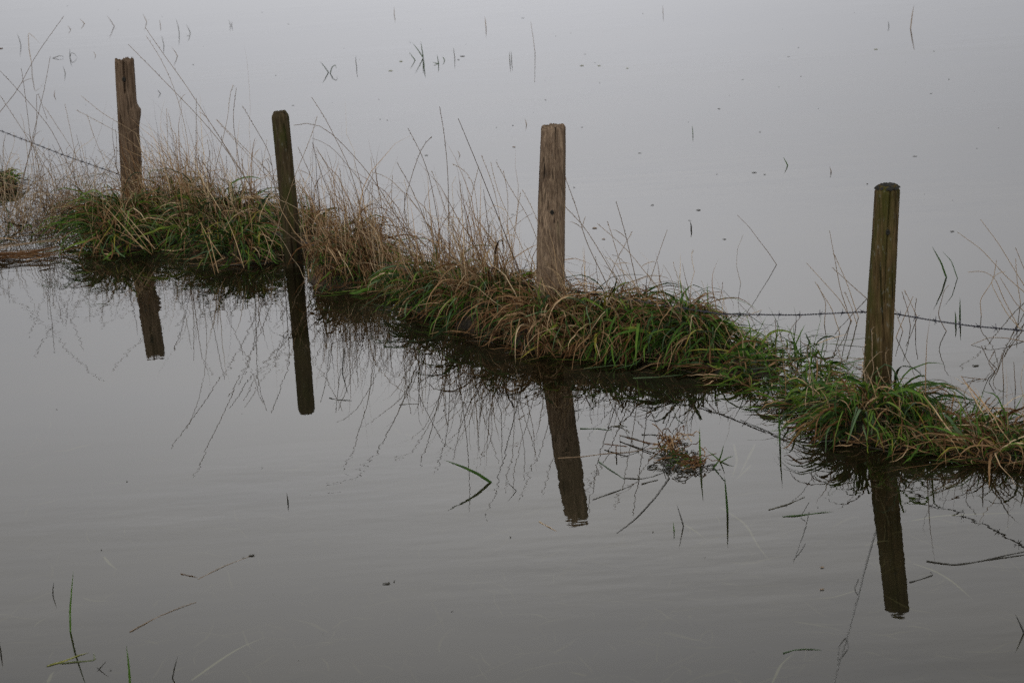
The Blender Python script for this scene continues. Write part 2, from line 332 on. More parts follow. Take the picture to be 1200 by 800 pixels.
def post(label, base, top, w0, w1, mat, seed, power=2.6, groove=.0022, chamfer=.0, ragged=.004, right=None, notch=None, cracks=(), dip=0.0, yaw=0.0):
    root = thing('fence_post', base, label, 'fence post', 'wooden fence posts standing in the flood water')
    nf = vnoise(seed); S = 112; axis = np.array(top) - np.array(base); H = axis[2]
    zs = np.r_[np.linspace(-.45, 0, 6), np.linspace(0, H, 90)[1:]]
    ang = np.arange(S) * 2 * math.pi / S
    V = []
    for z in zs:
        f = z / H; w = w0 + (w1 - w0) * f; c = np.array(base) + axis * f
        ca, sa = np.cos(ang - yaw), np.sin(ang - yaw)
        r = (np.abs(ca) ** power + np.abs(sa) ** power) ** (-1 / power) * w / 2
        r = r * (1 + .035 * nf(3 + 2 * np.cos(ang) + f * 2, 9 + 2 * np.sin(ang)) + .02 * nf(ang * 64 / (2 * math.pi) * .125 * 2, f * 3 + 7))
        gro = nf(ang / (2 * math.pi) * 64, 20 + z * 3.2); g2 = nf(ang / (2 * math.pi) * 64 * 2, 41 + z * 5)
        r = r - groove * np.clip(gro, 0, 1) * 1.6 - groove * .6 * g2
        for (a0, z0, z1, dep, wid) in cracks:
            if z0 < z < z1:
                k = math.sin(math.pi * min(1, (z - z0) / (z1 - z0) + (0.5 if z1 >= H else 0))) ** .5 if True else 1
                d = (ang - (a0 + .05 * nf(5, z * 7)) + math.pi) % (2 * math.pi) - math.pi
                r = r - dep * max(k, .2) * np.exp(-(d / wid) ** 2)
        if right is not None: r = r + right(z) * np.clip(np.cos(ang), 0, 1) ** 1.5
        if chamfer and z > H - chamfer: r = r - (z - (H - chamfer)) * .62
        x, y = r * np.cos(ang), r * np.sin(ang); zz = np.full(S, c[2])
        if z > H - .012: zz = zz + ragged * nf(ang * 5, 3) + ragged * .8 * gro
        V.append(np.stack([c[0] + x, c[1] + y, zz], 1))
    n = len(zs)
    # end grain: rings shrinking to the middle, a little hollow and rough
    last = V[-1]; cen = last.mean(0); rings = []
    for q, sc_ in enumerate((.93, .78, .6, .42, .24, .1)):
        rr = cen + (last - cen) * sc_; rr[:, 2] = cen[2] + (last[:, 2] - cen[2]) * sc_ + .002 - dip * (1 - sc_) + ragged * .6 * nf(rr[:, 0] * 300 + q, rr[:, 1] * 300)
        rings.append(rr)
    allr = V + rings; nn = len(allr)
    VV = np.concatenate(allr + [cen[None] - [0, 0, dip]])
    Fq = [(i * S + j, i * S + (j + 1) % S, (i + 1) * S + (j + 1) % S, (i + 1) * S + j) for i in range(nn - 1) for j in range(S)]
    Ft = [((nn - 1) * S + j, (nn - 1) * S + (j + 1) % S, nn * S) for j in range(S)]
    mesh('shaft', VV, Fq + Ft, mat, root)
    return root, H, cen
W1 = mat_wood('wood_grey_brown', (.27, .20, .14), (.115, .080, .053), (.018, .012, .008), (.08, .075, .04), .05, 1.3)
W2 = mat_wood('wood_dark_algae', (.12, .092, .05), (.050, .038, .020), (.011, .008, .004), (.040, .045, .010), .45, 4.1, .25)
W3 = mat_wood('wood_pale_brown', (.40, .30, .205), (.140, .100, .068), (.022, .014, .010), (.13, .11, .06), .05, 7.7, .15)
W4 = mat_wood('wood_olive_brown', (.20, .145, .07), (.076, .052, .022), (.013, .008, .004), (.046, .050, .009), .50, 12.9, .45)
def bulge1(z):
    return .024 * math.exp(-((z - .60) / .075) ** 2) + .010 * math.exp(-((z - .35) / .16) ** 2) if z < .62 else .024 * math.exp(-((z - .60) / .035) ** 2)
FR = -math.pi / 2                                        # facing the camera
p1, H1, c1 = post('grey brown split post at far left, shoulder bulging on its right edge, cleft top', P1b, P1t, .122, .112, W1, 3, 3.0, .0032, 0, .010, bulge1, cracks=((FR + .05, .72, 2, .030, .09), (FR + .55, .0, .62, .014, .08), (FR - .5, .2, .95, .007, .06)), dip=.006)
p2, H2, c2 = post('dark algae green post with sloping shoulders round its top, thinnest and second from the left', P2b, P2t, .092, .089, W2, 8, 2.5, .0016, .022, .003, cracks=((FR + .15, -1, .36, .016, .10),))
p3, H3, c3 = post('pale weathered brown post with flat splintered top and deep grain, third from the left', P3b, P3t, .132, .108, W3, 15, 3.2, .0030, .006, .005, cracks=((FR - .3, .7, 2, .010, .06), (FR + .25, .78, 2, .008, .05), (FR + .1, .1, .5, .005, .05)))
p4, H4, c4 = post('olive brown post with dark mossy cap and long crack, rightmost and nearest', P4b, P4t, .112, .094, W4, 22, 2.7, .0016, .020, .002, cracks=((FR + .06, .42, 2, .018, .032), (FR - .5, .1, .7, .008, .05), (FR + .35, -1, .25, .012, .04)))
# knots / nail hole on the first post, moss on the fourth
def knot(parent, base, top, f, a, w, name='knot', r=.008):
    c = np.array(base) + (np.array(top) - np.array(base)) * f; d = np.array([math.cos(a), math.sin(a), 0])
    c = c + d * (w / 2 - .001)
    mb = MB(); n = 12; V = []; s = np.array([-d[1], d[0], 0])
    for k, (rr, dd) in enumerate(((1.25, 0.0), (1.0, .005), (.6, .0055), (.3, .002))):
        for i in range(n):
            b = i * 2 * math.pi / n; V.append(c + d * dd + s * math.cos(b) * r * rr + np.array([0, 0, 1]) * math.sin(b) * r * rr * 1.3)
    F = [(k * n + i, k * n + (i + 1) % n, (k + 1) * n + (i + 1) % n, (k + 1) * n + i) for k in range(3) for i in range(n)] + [tuple(range(3 * n, 4 * n))]
    mesh(name, V, F, M_MOSS, parent)
knot(p1, P1b, P1t, .885, FR, .116, r=.009)
knot(p3, P3b, P3t, .60, FR, .118, r=.007)
knot(p4, P4b, P4t, .80, FR + .05, .1, r=.007)
def moss_cap(parent, cen, rad, H):
    mb = MB(); g = np.random.default_rng(77)
    for i in range(150):
        a = g.random() * 2 * math.pi; r = rad * math.sqrt(g.random()); c = cen + np.array([r * math.cos(a), r * math.sin(a), -.002 - .012 * (r / rad) ** 4])
        s = .0045 + .0055 * g.random(); an = np.arange(6) * math.pi / 3
        V = [c + [s * 1.2 * math.cos(t), s * 1.2 * math.sin(t), 0] for t in an] + [c + [s * .7 * math.cos(t + .3), s * .7 * math.sin(t + .3), s * .8] for t in an] + [c + [0, 0, s * 1.1]]
        F = [(k, (k + 1) % 6, 6 + (k + 1) % 6, 6 + k) for k in range(6)]
        mb.V.append(np.array(V)); mb.F.append(np.array(F) + mb.n); mb.F.append(np.array([(6 + k, 6 + (k + 1) % 6, 12) for k in range(6)]) + mb.n); mb.T.append(np.full(13, .5)); mb.n += 13
    mb.build('moss_cap', M_MOSS, parent)
moss_cap(p4, c4, .043, H4)

# ------------------------------------------------------------------ barbed wire
def fence_pt(px, py, A, B, back=.062):
    n = np.array([-(B - A)[1], (B - A)[0], 0]); n /= np.linalg.norm(n)
    if n[1] < 0: n = -n
    O = np.array(A) + n * back; d = ray(px, py); c = np.array([0, 0, CAM_H]); t = np.dot(O - c, n) / np.dot(d, n); return c + d * t
wl = [fence_pt(-70, 120, P1b, P2b), fence_pt(0, 153, P1b, P2b), fence_pt(75, 182, P1b, P2b), fence_pt(141, 205, P1b, P2b)]
def back(P, z, k=.062): return np.array([P[0] + .03, P[1] + k, z])
wp = wl + [(P1b + P2b) / 2 + [0, .06, .13], back(P2b, .12), (P2b + P3b) / 2 + [0, .06, .12], back(P3b, .2),
           fence_pt(845, 368, P3b, P4b), fence_pt(935, 369, P3b, P4b), fence_pt(1018, 365, P3b, P4b), fence_pt(1046, 367, P3b, P4b),
           tri((1090, 375), (1096, 593)), tri((1137, 381.5), (1139, 609)), tri((1198, 387), (1200, 641))]
wp.append(wp[-1] + (wp[-1] - wp[-2]) * 2.2)
wp = np.array(wp); dd = np.r_[0, np.cumsum(np.linalg.norm(np.diff(wp, axis=0), axis=1))]
LW = dd[-1]; ns = int(LW / .006); u = np.linspace(0, LW, ns)
W = np.stack([np.interp(u, dd, wp[:, i]) for i in range(3)], 1)
for _ in range(60): W[1:-1] = (W[:-2] + 2 * W[1:-1] + W[2:]) / 4
wire = thing('barbed_wire', tuple(W[ns // 2]), 'twisted rusty grey barbed wire strung behind the four posts', 'barbed wire')
for ph in (0, math.pi):
    mb = MB(); tw = u / .030 * 2 * math.pi + ph
    T = np.gradient(W, axis=0); T /= np.linalg.norm(T, axis=1)[:, None]; A = np.cross(T, [0, 0, 1.0]); A /= np.linalg.norm(A, axis=1)[:, None]; B = np.cross(T, A)
    tube(mb, W + .0021 * (np.cos(tw)[:, None] * A + np.sin(tw)[:, None] * B), .0016, .5, 5); mb.build('strand', M_WIRE, wire)
k = 0; s = .04
while s < LW:
    i = int(s / LW * (ns - 1)); c = W[i]; px = None
    T = W[min(i + 1, ns - 1)] - W[i - 1]; T = T / np.linalg.norm(T); A = np.cross(T, [0, 0, 1.0]); A /= np.linalg.norm(A); B = np.cross(T, A)
    mb = MB(); ph = random.random() * 3
    th = np.linspace(0, 4 * math.pi, 26)
    tube(mb, c + T * (th / 12.6 * .008 - .004)[:, None] + .0038 * (np.cos(th + ph)[:, None] * A + np.sin(th + ph)[:, None] * B), .0011, .5, 5)
    for q, (sg, an) in enumerate(((-.004, ph), (.004, ph + 2.2), (-.002, ph + 3.2), (.003, ph + 5.1))):
        d = np.cos(an) * A + np.sin(an) * B + T * random.uniform(-.5, .5); d /= np.linalg.norm(d)
        tube(mb, [c + T * sg, c + T * sg + d * .009, c + T * sg + d * .018], [.0015, .0014, .0005], .5, 5)
    mb.build('barb', M_WIRE, wire); s += random.uniform(.095, .125)

# ------------------------------------------------------------------ tussocks
# place on the photo (centre of the foot), radii in metres, core height, blade counts and lengths
T = [
 dict(k='edge_clump', c=(3, 219), r=(.10, .13), h=.07, g=(330, .15), d=(70, .15), up=(20, .3), st=(2, .4), cut=.4,
      l='small dark green clump cut off by the left edge, in front of dry stems'),
 dict(k='thicket_a', c=(30, 262), r=(.34, .55), h=0, g=(40, .18), d=(22, .22), up=(60, .46), st=(17, .62), wisp=1,
      l='loose dry thicket of crossing stems at the left edge around the wire'),
 dict(k='thicket_b', c=(82, 252), r=(.20, .50), h=0, g=(40, .18), d=(22, .22), up=(60, .40), st=(13, .55), wisp=1,
      l='thin dry see-through stems between the left thicket and the split post'),
 dict(k='post_one', c=(146, 280), r=(.22, .36), h=.13, g=(1150, .30), d=(620, .32), up=(140, .30), st=(8, .5), az=-110,
      l='leftmost big rounded green tussock, in front of the split post'),
 dict(k='behind_one', c=(205, 258), r=(.26, .38), h=.12, g=(420, .25), d=(650, .28), up=(460, .34), st=(20, .46),
      l='brown feathery tussock right behind and beside the split post'),
 dict(k='two_left', c=(262, 277), r=(.28, .38), h=.15, g=(900, .30), d=(600, .28), up=(300, .34), st=(14, .46),
      l='green and straw tussock directly left of the dark algae post'),
 dict(k='two_front', c=(290, 300), r=(.17, .22), h=.10, g=(650, .24), d=(250, .26), up=(80, .25), st=(2, .4),
      l='low bright green tuft at the foot of the dark algae post'),
 dict(k='two_right', c=(412, 322), r=(.23, .34), h=.15, g=(420, .26), d=(950, .30), up=(420, .36), st=(12, .5), az=-60,
      l='straw brown drooping tussock directly right of the dark algae post'),
 dict(k='two_behind', c=(352, 284), r=(.20, .18), h=.12, g=(260, .22), d=(380, .24), up=(200, .3), st=(6, .45), az=90,
      l='brown tuft hidden right behind the dark algae post'),
 dict(k='saddle', c=(452, 332), r=(.15, .20), h=.06, g=(260, .2), d=(360, .22), up=(220, .28), st=(8, .42),
      l='lower straw tussock between the brown tussock and the dip in the bank'),
 dict(k='mid', c=(518, 354), r=(.19, .28), h=.11, g=(900, .24), d=(420, .24), up=(260, .34), st=(12, .5),
      l='dark green tussock midway between the dark algae post and the pale post'),
 dict(k='mid_b', c=(578, 374), r=(.20, .26), h=.14, g=(560, .25), d=(700, .30), up=(320, .36), st=(14, .5),
      l='upright straw and green tussock just left of the pale post'),
 dict(k='three', c=(648, 396), r=(.20, .24), h=.14, g=(300, .25), d=(1350, .28), up=(160, .26), st=(4, .4), az=-80,
      l='matted brown tussock wrapped round the foot of the pale post'),
 dict(k='three_right', c=(728, 400), r=(.24, .27), h=.135, g=(820, .27), d=(1000, .29), up=(60, .2), st=(5, .4), az=-80, flat=16,
      l='broad overhanging tussock right of the pale post, brown top and green side'),
 dict(k='hump', c=(806, 408), r=(.17, .25), h=.135, g=(800, .24), d=(620, .25), up=(50, .2), st=(3, .35), az=-75, flat=14,
      l='rounded hump of long green blades at the right end of the high bank'),
 dict(k='hump_foot', c=(866, 428), r=(.17, .28), h=.03, g=(320, .18), d=(120, .18), up=(12, .2), st=(2, .3), az=-40, low=1,
      l='flattened green grass spilling from the hump towards the mossy post'),
 dict(k='low_mat', c=(920, 436), r=(.24, .50), h=0, g=(250, .15), d=(70, .17), up=(8, .2), st=(2, .3), low=1, ug=40,
      l='sparse short green blades poking from the water left of the mossy post'),
 dict(k='four_left', c=(968, 474), r=(.17, .32), h=.02, g=(330, .17), d=(90, .17), up=(10, .2), st=(2, .3), low=1, az=-120,
      l='low dark green mat in front left of the mossy post'),
 dict(k='four', c=(1030, 502), r=(.21, .20), h=.10, g=(1150, .24), d=(480, .25), up=(30, .22), st=(3, .35), az=-95, ug=12,
      l='domed green tussock hugging the foot of the mossy post'),
 dict(k='four_right', c=(1112, 518), r=(.22, .11), h=.03, g=(430, .2), d=(430, .28), up=(20, .2), st=(3, .3), az=0, low=1, ug=34,
      l='straw coloured flattened mat trailing right of the mossy post'),
 dict(k='right_edge', c=(1190, 532), r=(.20, .10), h=.04, g=(280, .24), d=(460, .30), up=(20, .2), st=(2, .3), az=10, low=1, ug=14,
      l='brown and green mat of grass cut off by the right edge'),
]
for t in T:
    c = gp(*t['c']); t['w'] = c
    if t['h'] > 0: LUMPS.append((c[0], c[1], t['r'][0] * .95, t['r'][1] * .95, t['h'] * 1.05))

def core(parent, t, seed):
    cx, cy, _ = t['w']; rx, ry = t['r'][0] * .95, t['r'][1] * .95; h = t['h'] * 1.05; nf = vnoise(seed)
    S, K = 48, 16; V = [];
    for k in range(K + 1):
        q = k / K; r = math.sin(q * math.pi / 2)
        for j in range(S):
            a = j * 2 * math.pi / S; rr = r * (1 + .12 * nf(a * 3, 3 + q * 2) * q)
            x, y = cx + rx * rr * math.cos(a), cy + ry * rr * math.sin(a)
            z = (h + .0) * max(0, 1 - r * r) ** .7 - .06 * (q > .98) + .014 * float(nf(x * 40, y * 40)) - .012
            V.append((x, y, z))
    F = [(k * S + j, (k + 1) * S + j, (k + 1) * S + (j + 1) % S, k * S + (j + 1) % S) for k in range(K) for j in range(S)]
    mesh('root_mat', V, F, M_THATCH, parent)

def disc(n, r):
    a = rng.random(n) * 2 * math.pi; q = np.sqrt(rng.random(n)); return r[0] * q * np.cos(a), r[1] * q * np.sin(a), q, a

def culm(mb, root, az, el, length, tint, r=.0011, droop=.5, kinks=5, head=True, kick=.10):
    n = 13; P = [np.array(root)]; e, a = el, az; st = length / (n - 1)
    for i in range(1, n):
        if i % max(2, n // kinks) == 0: e += random.gauss(0, kick); a += random.gauss(0, kick * 2.5)
        e -= droop / n * (i / n) * 1.6
        P.append(P[-1] + st * np.array([math.cos(e) * math.cos(a), math.cos(e) * math.sin(a), math.sin(e)]))
    P = np.array(P); tube(mb, P, r * np.linspace(1.25, .55, n), tint, 3)
    if head: seedhead(mb, P[-5:], tint)
    return P
def seedhead(mb, P, tint, dens=9, size=.012):
    for k in range(dens):
        u = k / dens * (len(P) - 1.001); i = int(u); c = P[i] + (P[i + 1] - P[i]) * (u - i); d = P[i + 1] - P[i]; d = d / (np.linalg.norm(d) + 1e-9)
        s = np.array([random.gauss(0, 1) for _ in range(3)]); s -= d * np.dot(s, d); s /= np.linalg.norm(s) + 1e-9
        e = d * .85 + s * .42; L_ = size * random.uniform(.6, 1.3); m_ = np.cross(e, d); m_ = m_ / (np.linalg.norm(m_) + 1e-9) * .0014
        V = [c, c + e * L_ * .5 + m_, c + e * L_, c + e * L_ * .5 - m_ + s * .001]
        mb.add(V, [(0, 1, 2, 3)], min(1, tint + random.uniform(-.1, .1)))

ROOTS = {}
for ti, t in enumerate(T):
    low = t.get('low'); wisp = t.get('wisp')
    root = thing('grass_tussock', t['w'], t['l'], 'grass tussock', 'grass tussocks along the drowned fence bank'); ROOTS[t['k']] = root
    if t['h'] > 0: core(root, t, 100 + ti)
    def arching(n, ln, mat, name, tb, ts, wid):
        x, y, q, a = disc(n, t['r']); rx = t['w'][0] + x * .9; ry = t['w'][1] + y * .9
        z = np.maximum(ground_h(rx, ry), -.01)
        out = np.arctan2(y, x); bias = R(t.get('az', -90)); 
        # clumps comb the same way
        wx = rx + .03 * np.sin(ry * 31) + rng.normal(0, .018, n); cl_ = np.floor((wx * 11)) * 12.9898 + np.floor((ry + rng.normal(0, .02, n)) * 8) * 78.233; comb = (np.sin(cl_) * 43758.5453) % 1 - .5; comb2 = (np.sin(cl_ * 1.7 + 4) * 23421.63) % 1 - .5
        vx = np.cos(out) * (.4 + q) + np.cos(bias) * .75 + rng.normal(0, .6, n); vy = np.sin(out) * (.4 + q) + np.sin(bias) * .75 + rng.normal(0, .6, n)
        az = np.arctan2(vy, vx) + comb * 2.1
        e0 = R(60 - t.get('flat', 0)) - q * R(36) + comb2 * .7 + rng.normal(0, .30, n); e1 = R(-70) + rng.normal(0, .35, n)
        if low: e0 = R(28) + rng.normal(0, .28, n); e1 = R(-35) + rng.normal(0, .3, n)
        if wisp: e0 = R(45) + rng.normal(0, .5, n); e1 = R(-20) + rng.normal(0, .6, n)
        ln_ = ln * (1 + comb2 * .5) * np.minimum(rng.lognormal(-.05, .38, n), 1.55); wd = wid * np.clip(rng.lognormal(-.12, .42, n), .35, 1.7)
        tint = np.clip(tb + comb * .25 + rng.normal(0, ts, n), 0, 1)
        mb = MB(); blades(mb, np.stack([rx, ry, z], 1), az, e0, e1, ln_, wd, tint, 9, .75, .11); mb.build(name, mat, root)
    ng, lg = t['g']; nd, ld = t['d']
    arching(int(ng * .40), lg * .9, M_GREEN, 'green_blades', .45, .30, .0098)
    arching(int(ng * .045), lg * .9, M_BLUEGREEN, 'blue_green_blades', .5, .25, .0098)
    arching(int(nd * .46), ld * .88, M_DRY, 'dry_blades', .43, .25, .0062)
    # upright fine dry blades
    nu, lu = t['up']; nu = int(nu * (.25 if wisp else .55))
    x, y, q, a = disc(nu, t['r']); rx = t['w'][0] + x; ry = t['w'][1] + y; z = np.maximum(ground_h(rx, ry), -.01)
    az = R(150) + rng.normal(0, 1.15, nu); e0 = R(76) + rng.normal(0, .2, nu); e1 = R(35) + rng.normal(0, .55, nu)
    if wisp: e0 = R(62) + rng.normal(0, .35, nu); e1 = R(25) + rng.normal(0, .7, nu); az = R(120) + rng.normal(0, 1.4, nu)
    mb = MB(); blades(mb, np.stack([rx, ry, z], 1), az, e0, e1, lu * rng.lognormal(0, .35, nu), .0036 * rng.uniform(.6, 1.4, nu), np.clip(.56 + rng.normal(0, .26, nu), 0, 1), 8, .7, .15)
    mb.build('upright_dry_blades', M_DRY, root)
    if t.get('ug') or t['h'] > .09:
        nu = t.get('ug', 16); x, y, q, a = disc(nu, t['r']); rx = t['w'][0] + x; ry = t['w'][1] + y; z = np.maximum(ground_h(rx, ry), -.01)
        mb = MB(); blades(mb, np.stack([rx, ry, z], 1), R(100) + rng.normal(0, 1.2, nu), R(68) + rng.normal(0, .25, nu), R(40) + rng.normal(0, .4, nu), rng.uniform(.09, .22, nu), .0070 * rng.uniform(.7, 1.2, nu), np.clip(.62 + rng.normal(0, .15, nu), 0, 1), 6, .3, .04)
        mb.build('upright_green_blades', M_GREEN, root)
    # fine seeding stalks
    nst, lst = t['st']; mb = MB()
    for i in range(int(nst * (10 if wisp else 3.6))):
        aa = random.random() * 6.283; q = math.sqrt(random.random()); x0 = t['w'][0] + t['r'][0] * q * math.cos(aa); y0 = t['w'][1] + t['r'][1] * q * math.sin(aa) * .7
        z0 = max(-.01, float(ground_h(np.array(x0), np.array(y0))))
        culm(mb, (x0, y0, z0), R(random.gauss(140, 55)) if not wisp else random.uniform(0, 6.28), R(random.gauss(68, 14)) if not wisp else R(random.uniform(28, 86)), lst * random.uniform(.35, 1.05), random.uniform(.25, 1.0), random.uniform(.0011, .0021), random.uniform(0, 1.2) if not wisp else random.uniform(0, 3.5), 5 if not wisp else 3, head=random.random() < .5, kick=.20 if not wisp else .35)
    mb.build('fine_stalks', M_STALK, root)
    # blades lying on the water round the foot
    nf_ = 60 if not wisp else 40
    aa = rng.random(nf_) * 2 * math.pi; q = rng.uniform(.75, 1.45, nf_)
    rx = t['w'][0] + t['r'][0] * q * np.cos(aa) * 1.05; ry = t['w'][1] + t['r'][1] * q * np.sin(aa)
    az = rng.choice([0, math.pi], nf_) + rng.normal(0, .6, nf_)
    mb = MB(); blades(mb, np.stack([rx, ry, np.full(nf_, .004)], 1), az, np.zeros(nf_), rng.normal(0, .12, nf_), rng.uniform(.05, .22, nf_), rng.uniform(.002, .005, nf_), rng.uniform(.1, .8, nf_), 6, .5, .03, water=.002)
    mb.build('floating_blades', M_GREEN if (low or ti % 2) else M_DARK, root)
    nl = 46 if not wisp else 14; aa = R(-90) + rng.normal(0, 1.0, nl); q = rng.uniform(.85, 1.3, nl)
    rx = t['w'][0] + t['r'][0] * q * np.cos(aa); ry = t['w'][1] + t['r'][1] * q * np.sin(aa)
    mb = MB(); blades(mb, np.stack([rx, ry, rng.uniform(.003, .02, nl)], 1), rng.choice([0, math.pi], nl) + rng.normal(0, .5, nl), rng.normal(0, .25, nl), rng.normal(-.3, .3, nl), rng.uniform(.04, .18, nl), rng.uniform(.003, .007, nl), rng.uniform(0, .9, nl), 6, .9, .12)
    mb.build('straw_litter', M_DRY, root)

# ------------------------------------------------------------------ long stalks seen one by one above the bank
def nearest(px):
    best = min((t for t in T), key=lambda t: abs(t['c'][0] - px)); return best
RIDGE = ([-60, 20, 157, 344, 643, 1026, 1250], [238, 245, 250, 314, 391, 478, 520])
def stalk(pts, who=None, r=.0015, tint=.4, head=True, k=0.0, foot=None, leaf=0, mat=None, dens=12):
    pts = [tuple(map(float, p)) for p in pts][::-1]          # from foot to tip
    bx, by = pts[0]; t = next((q for q in T if q['k'] == who), None) or nearest(bx)
    fy = foot if foot else float(np.interp(bx, *RIDGE)) + random.uniform(-6, 10)
    Y = gp(bx, max(fy, by + 2))[1]
    P = [at_depth(x, y, Y, k) for x, y in pts]
    d = P[0] - P[1] if len(P) > 1 else np.array([0, 0, -1.]); d = d / np.linalg.norm(d)
    if P[0][2] > .02:
        z_ = P[0][2]; Q = P[0] + d * min(z_ / max(.35, -d[2]), .5) * .9; Q[2] = min(Q[2], .0) if Q[2] < .03 else Q[2] * .2; P = [Q] + P
    S = smooth_line(P, 18); mb = MB()
    tube(mb, S, r * np.linspace(1.15, .6, len(S)), tint, 4)
    if head: seedhead(mb, S[-5:], max(0, tint - .1), dens, .014)
    for q in range(leaf):
        i = random.randint(5, len(S) - 5); a = S[i]; dr = S[i + 1] - S[i]; dr = dr / np.linalg.norm(dr)
        e = dr + np.array([random.gauss(0, .8), random.gauss(0, .4), random.uniform(-.5, .3)]); e /= np.linalg.norm(e)
        strip(mb, [a, a + e * .03, a + e * .06 - [0, 0, .006], a + e * .085 - [0, 0, .02]], .003, tint)
    mb.build('stalk', mat or M_STALK, ROOTS[t['k']])
ST = [
 ([(150, 52), (176, 78), (202, 105), (230, 133), (262, 170), (285, 205)], 0),
 ([(170, 32), (190, 62), (215, 95), (250, 150), (283, 200)], 0),
 ([(171, 42), (190, 70), (207, 110), (220, 160), (223, 205)], 1),
 ([(254, 140), (275, 162), (300, 187), (318, 205)], 1),
 ([(274, 101), (279, 95), (267, 102), (270, 125), (262, 160), (253, 195)], 1),
 ([(277, 103), (272, 140), (281, 195)], 0),
 ([(284, 124), (305, 160), (317, 178), (322, 220)], 0),
 ([(0, 83), (27, 112), (60, 150), (85, 205)], 0),
 ([(75, 19), (56, 45), (37, 72), (20, 110), (-4, 133)], 0),
 ([(52, 125), (75, 160), (100, 200)], 1),
 ([(0, 112), (25, 150), (50, 190)], 0),
 ([(195, 127), (197, 170), (194, 205)], 1),
 ([(230, 115), (230, 160), (229, 200)], 0),
 ([(197, 132), (205, 170), (212, 205)], 1),
 ([(76, 122), (82, 150), (88, 180), (92, 215)], 1),
 ([(140, 128), (150, 160), (163, 200), (170, 225)], 0),
 ([(89, 129), (118, 144), (150, 162)], 1),
 ([(95, 112), (115, 130), (140, 145), (165, 158), (185, 178)], 1),
 ([(102, 134), (110, 160), (125, 195)], 1),
 ([(55, 140), (42, 100), (44, 150), (36, 175)], 0),
 ([(59, 66), (52, 105), (42, 145), (36, 170)], 0),
 ([(25, 80), (30, 115), (36, 165)], 0),
 ([(365, 114), (380, 135), (390, 157), (410, 195), (422, 240)], 0),
 ([(344, 147), (350, 143), (360, 139), (380, 147), (410, 177), (440, 212), (465, 255), (490, 295)], 0),
 ([(372, 136), (365, 160), (347, 202)], 1),
 ([(366, 167), (375, 200), (395, 250)], 0),
 ([(366, 162), (378, 166), (387, 169)], -1),
 ([(370, 172), (395, 215), (410, 245)], 0),
 ([(349, 172), (367, 212), (375, 240)], 0),
 ([(250, 149), (272, 185), (285, 215)], 0),
 ([(253, 140), (280, 170), (305, 198), (320, 215)], 1),
 ([(436, 202), (450, 202), (470, 222), (495, 250), (512, 285)], 1),
 ([(465, 190), (482, 220), (500, 262)], 0),
 ([(478, 150), (495, 182), (505, 212), (515, 270)], 0),
 ([(506, 160), (500, 159), (490, 182), (470, 247), (490, 290)], 0),
 ([(515, 125), (520, 150), (525, 200), (526, 270)], 0),
 ([(537, 139), (557, 187), (577, 237), (598, 290)], -2),
 ([(539, 212), (544, 280)], 1),
 ([(506, 200), (515, 225), (527, 262)], 1),
 ([(530, 192), (545, 196), (557, 218), (560, 255)], 1),
 ([(564, 182), (580, 222), (588, 270)], 1),
 ([(581, 189), (600, 225), (618, 250), (630, 282)], 1),
 ([(561, 195), (550, 242), (547, 275)], 1),
 ([(612, 222), (622, 240), (634, 268)], 1),
 ([(575, 190), (583, 225), (600, 262)], 2),
 ([(590, 200), (596, 230), (594, 275)], 2),
 ([(610, 225), (606, 250), (600, 285)], 2),
 ([(460, 205), (458, 240), (468, 280)], 1),
 ([(398, 197), (402, 230), (408, 265)], 1),
 ([(430, 260), (440, 240), (446, 228)], 1),
 ([(662, 207), (678, 250), (685, 280), (710, 330)], 0),
 ([(658, 238), (685, 265), (715, 315)], 0),
 ([(722, 236), (732, 270), (747, 335)], 0),
 ([(712, 259), (722, 292), (733, 330)], 1),
 ([(741, 271), (722, 305), (712, 330)], 1),
 ([(782, 269), (772, 297), (760, 335)], -3),
 ([(758, 320), (772, 338), (788, 352)], -3),
 ([(700, 262), (735, 292), (765, 330)], 1),
 ([(300, 225), (315, 255), (345, 280), (375, 305)], 0),
 ([(240, 190), (275, 225), (320, 260), (370, 300), (395, 322)], 0),
 ([(183, 208), (200, 235), (215, 270), (232, 305)], 0),
 ([(258, 240), (275, 265), (295, 300)], 0),
]
for pts, kd in ST:
    stalk(pts, r=.0020 if kd == 0 else (.0024 if kd == -2 else .0016), tint={0: .42, 1: .68, 2: .75, -1: .4, -2: .15, -3: .45}[kd] + random.uniform(-.08, .08), head=kd >= 0, leaf=random.choice((0, 0, 1, 2)) if kd >= 0 else 0, k=random.uniform(-.15, .15))
# bundle of thick pale straws lying over the leftmost tussock
for a, b in (((118, 236), (168, 288)), ((146, 212), (186, 262)), ((230, 250), (262, 300)), ((262, 248), (286, 310)), ((300, 262), (318, 300)), ((130, 232), (175, 290)), ((138, 240), (182, 288)), ((125, 265), (178, 294)), ((150, 222), (170, 262)), ((235, 265), (252, 318)), ((242, 262), (256, 316)), ((128, 270), (160, 285))):
    A = gp(b[0], b[1] + 4, .05); Bp = at_depth(a[0], a[1], A[1] + .12)
    mb = MB(); strip(mb, smooth_line([A, (A + Bp) / 2 + [random.uniform(-.02, .02), -.01, random.uniform(0, .03)], Bp], 8), random.uniform(.003, .0045), random.uniform(.55, .85)); mb.build('straw', M_DRY, ROOTS['post_one' if b[0] < 200 else 'two_left'])

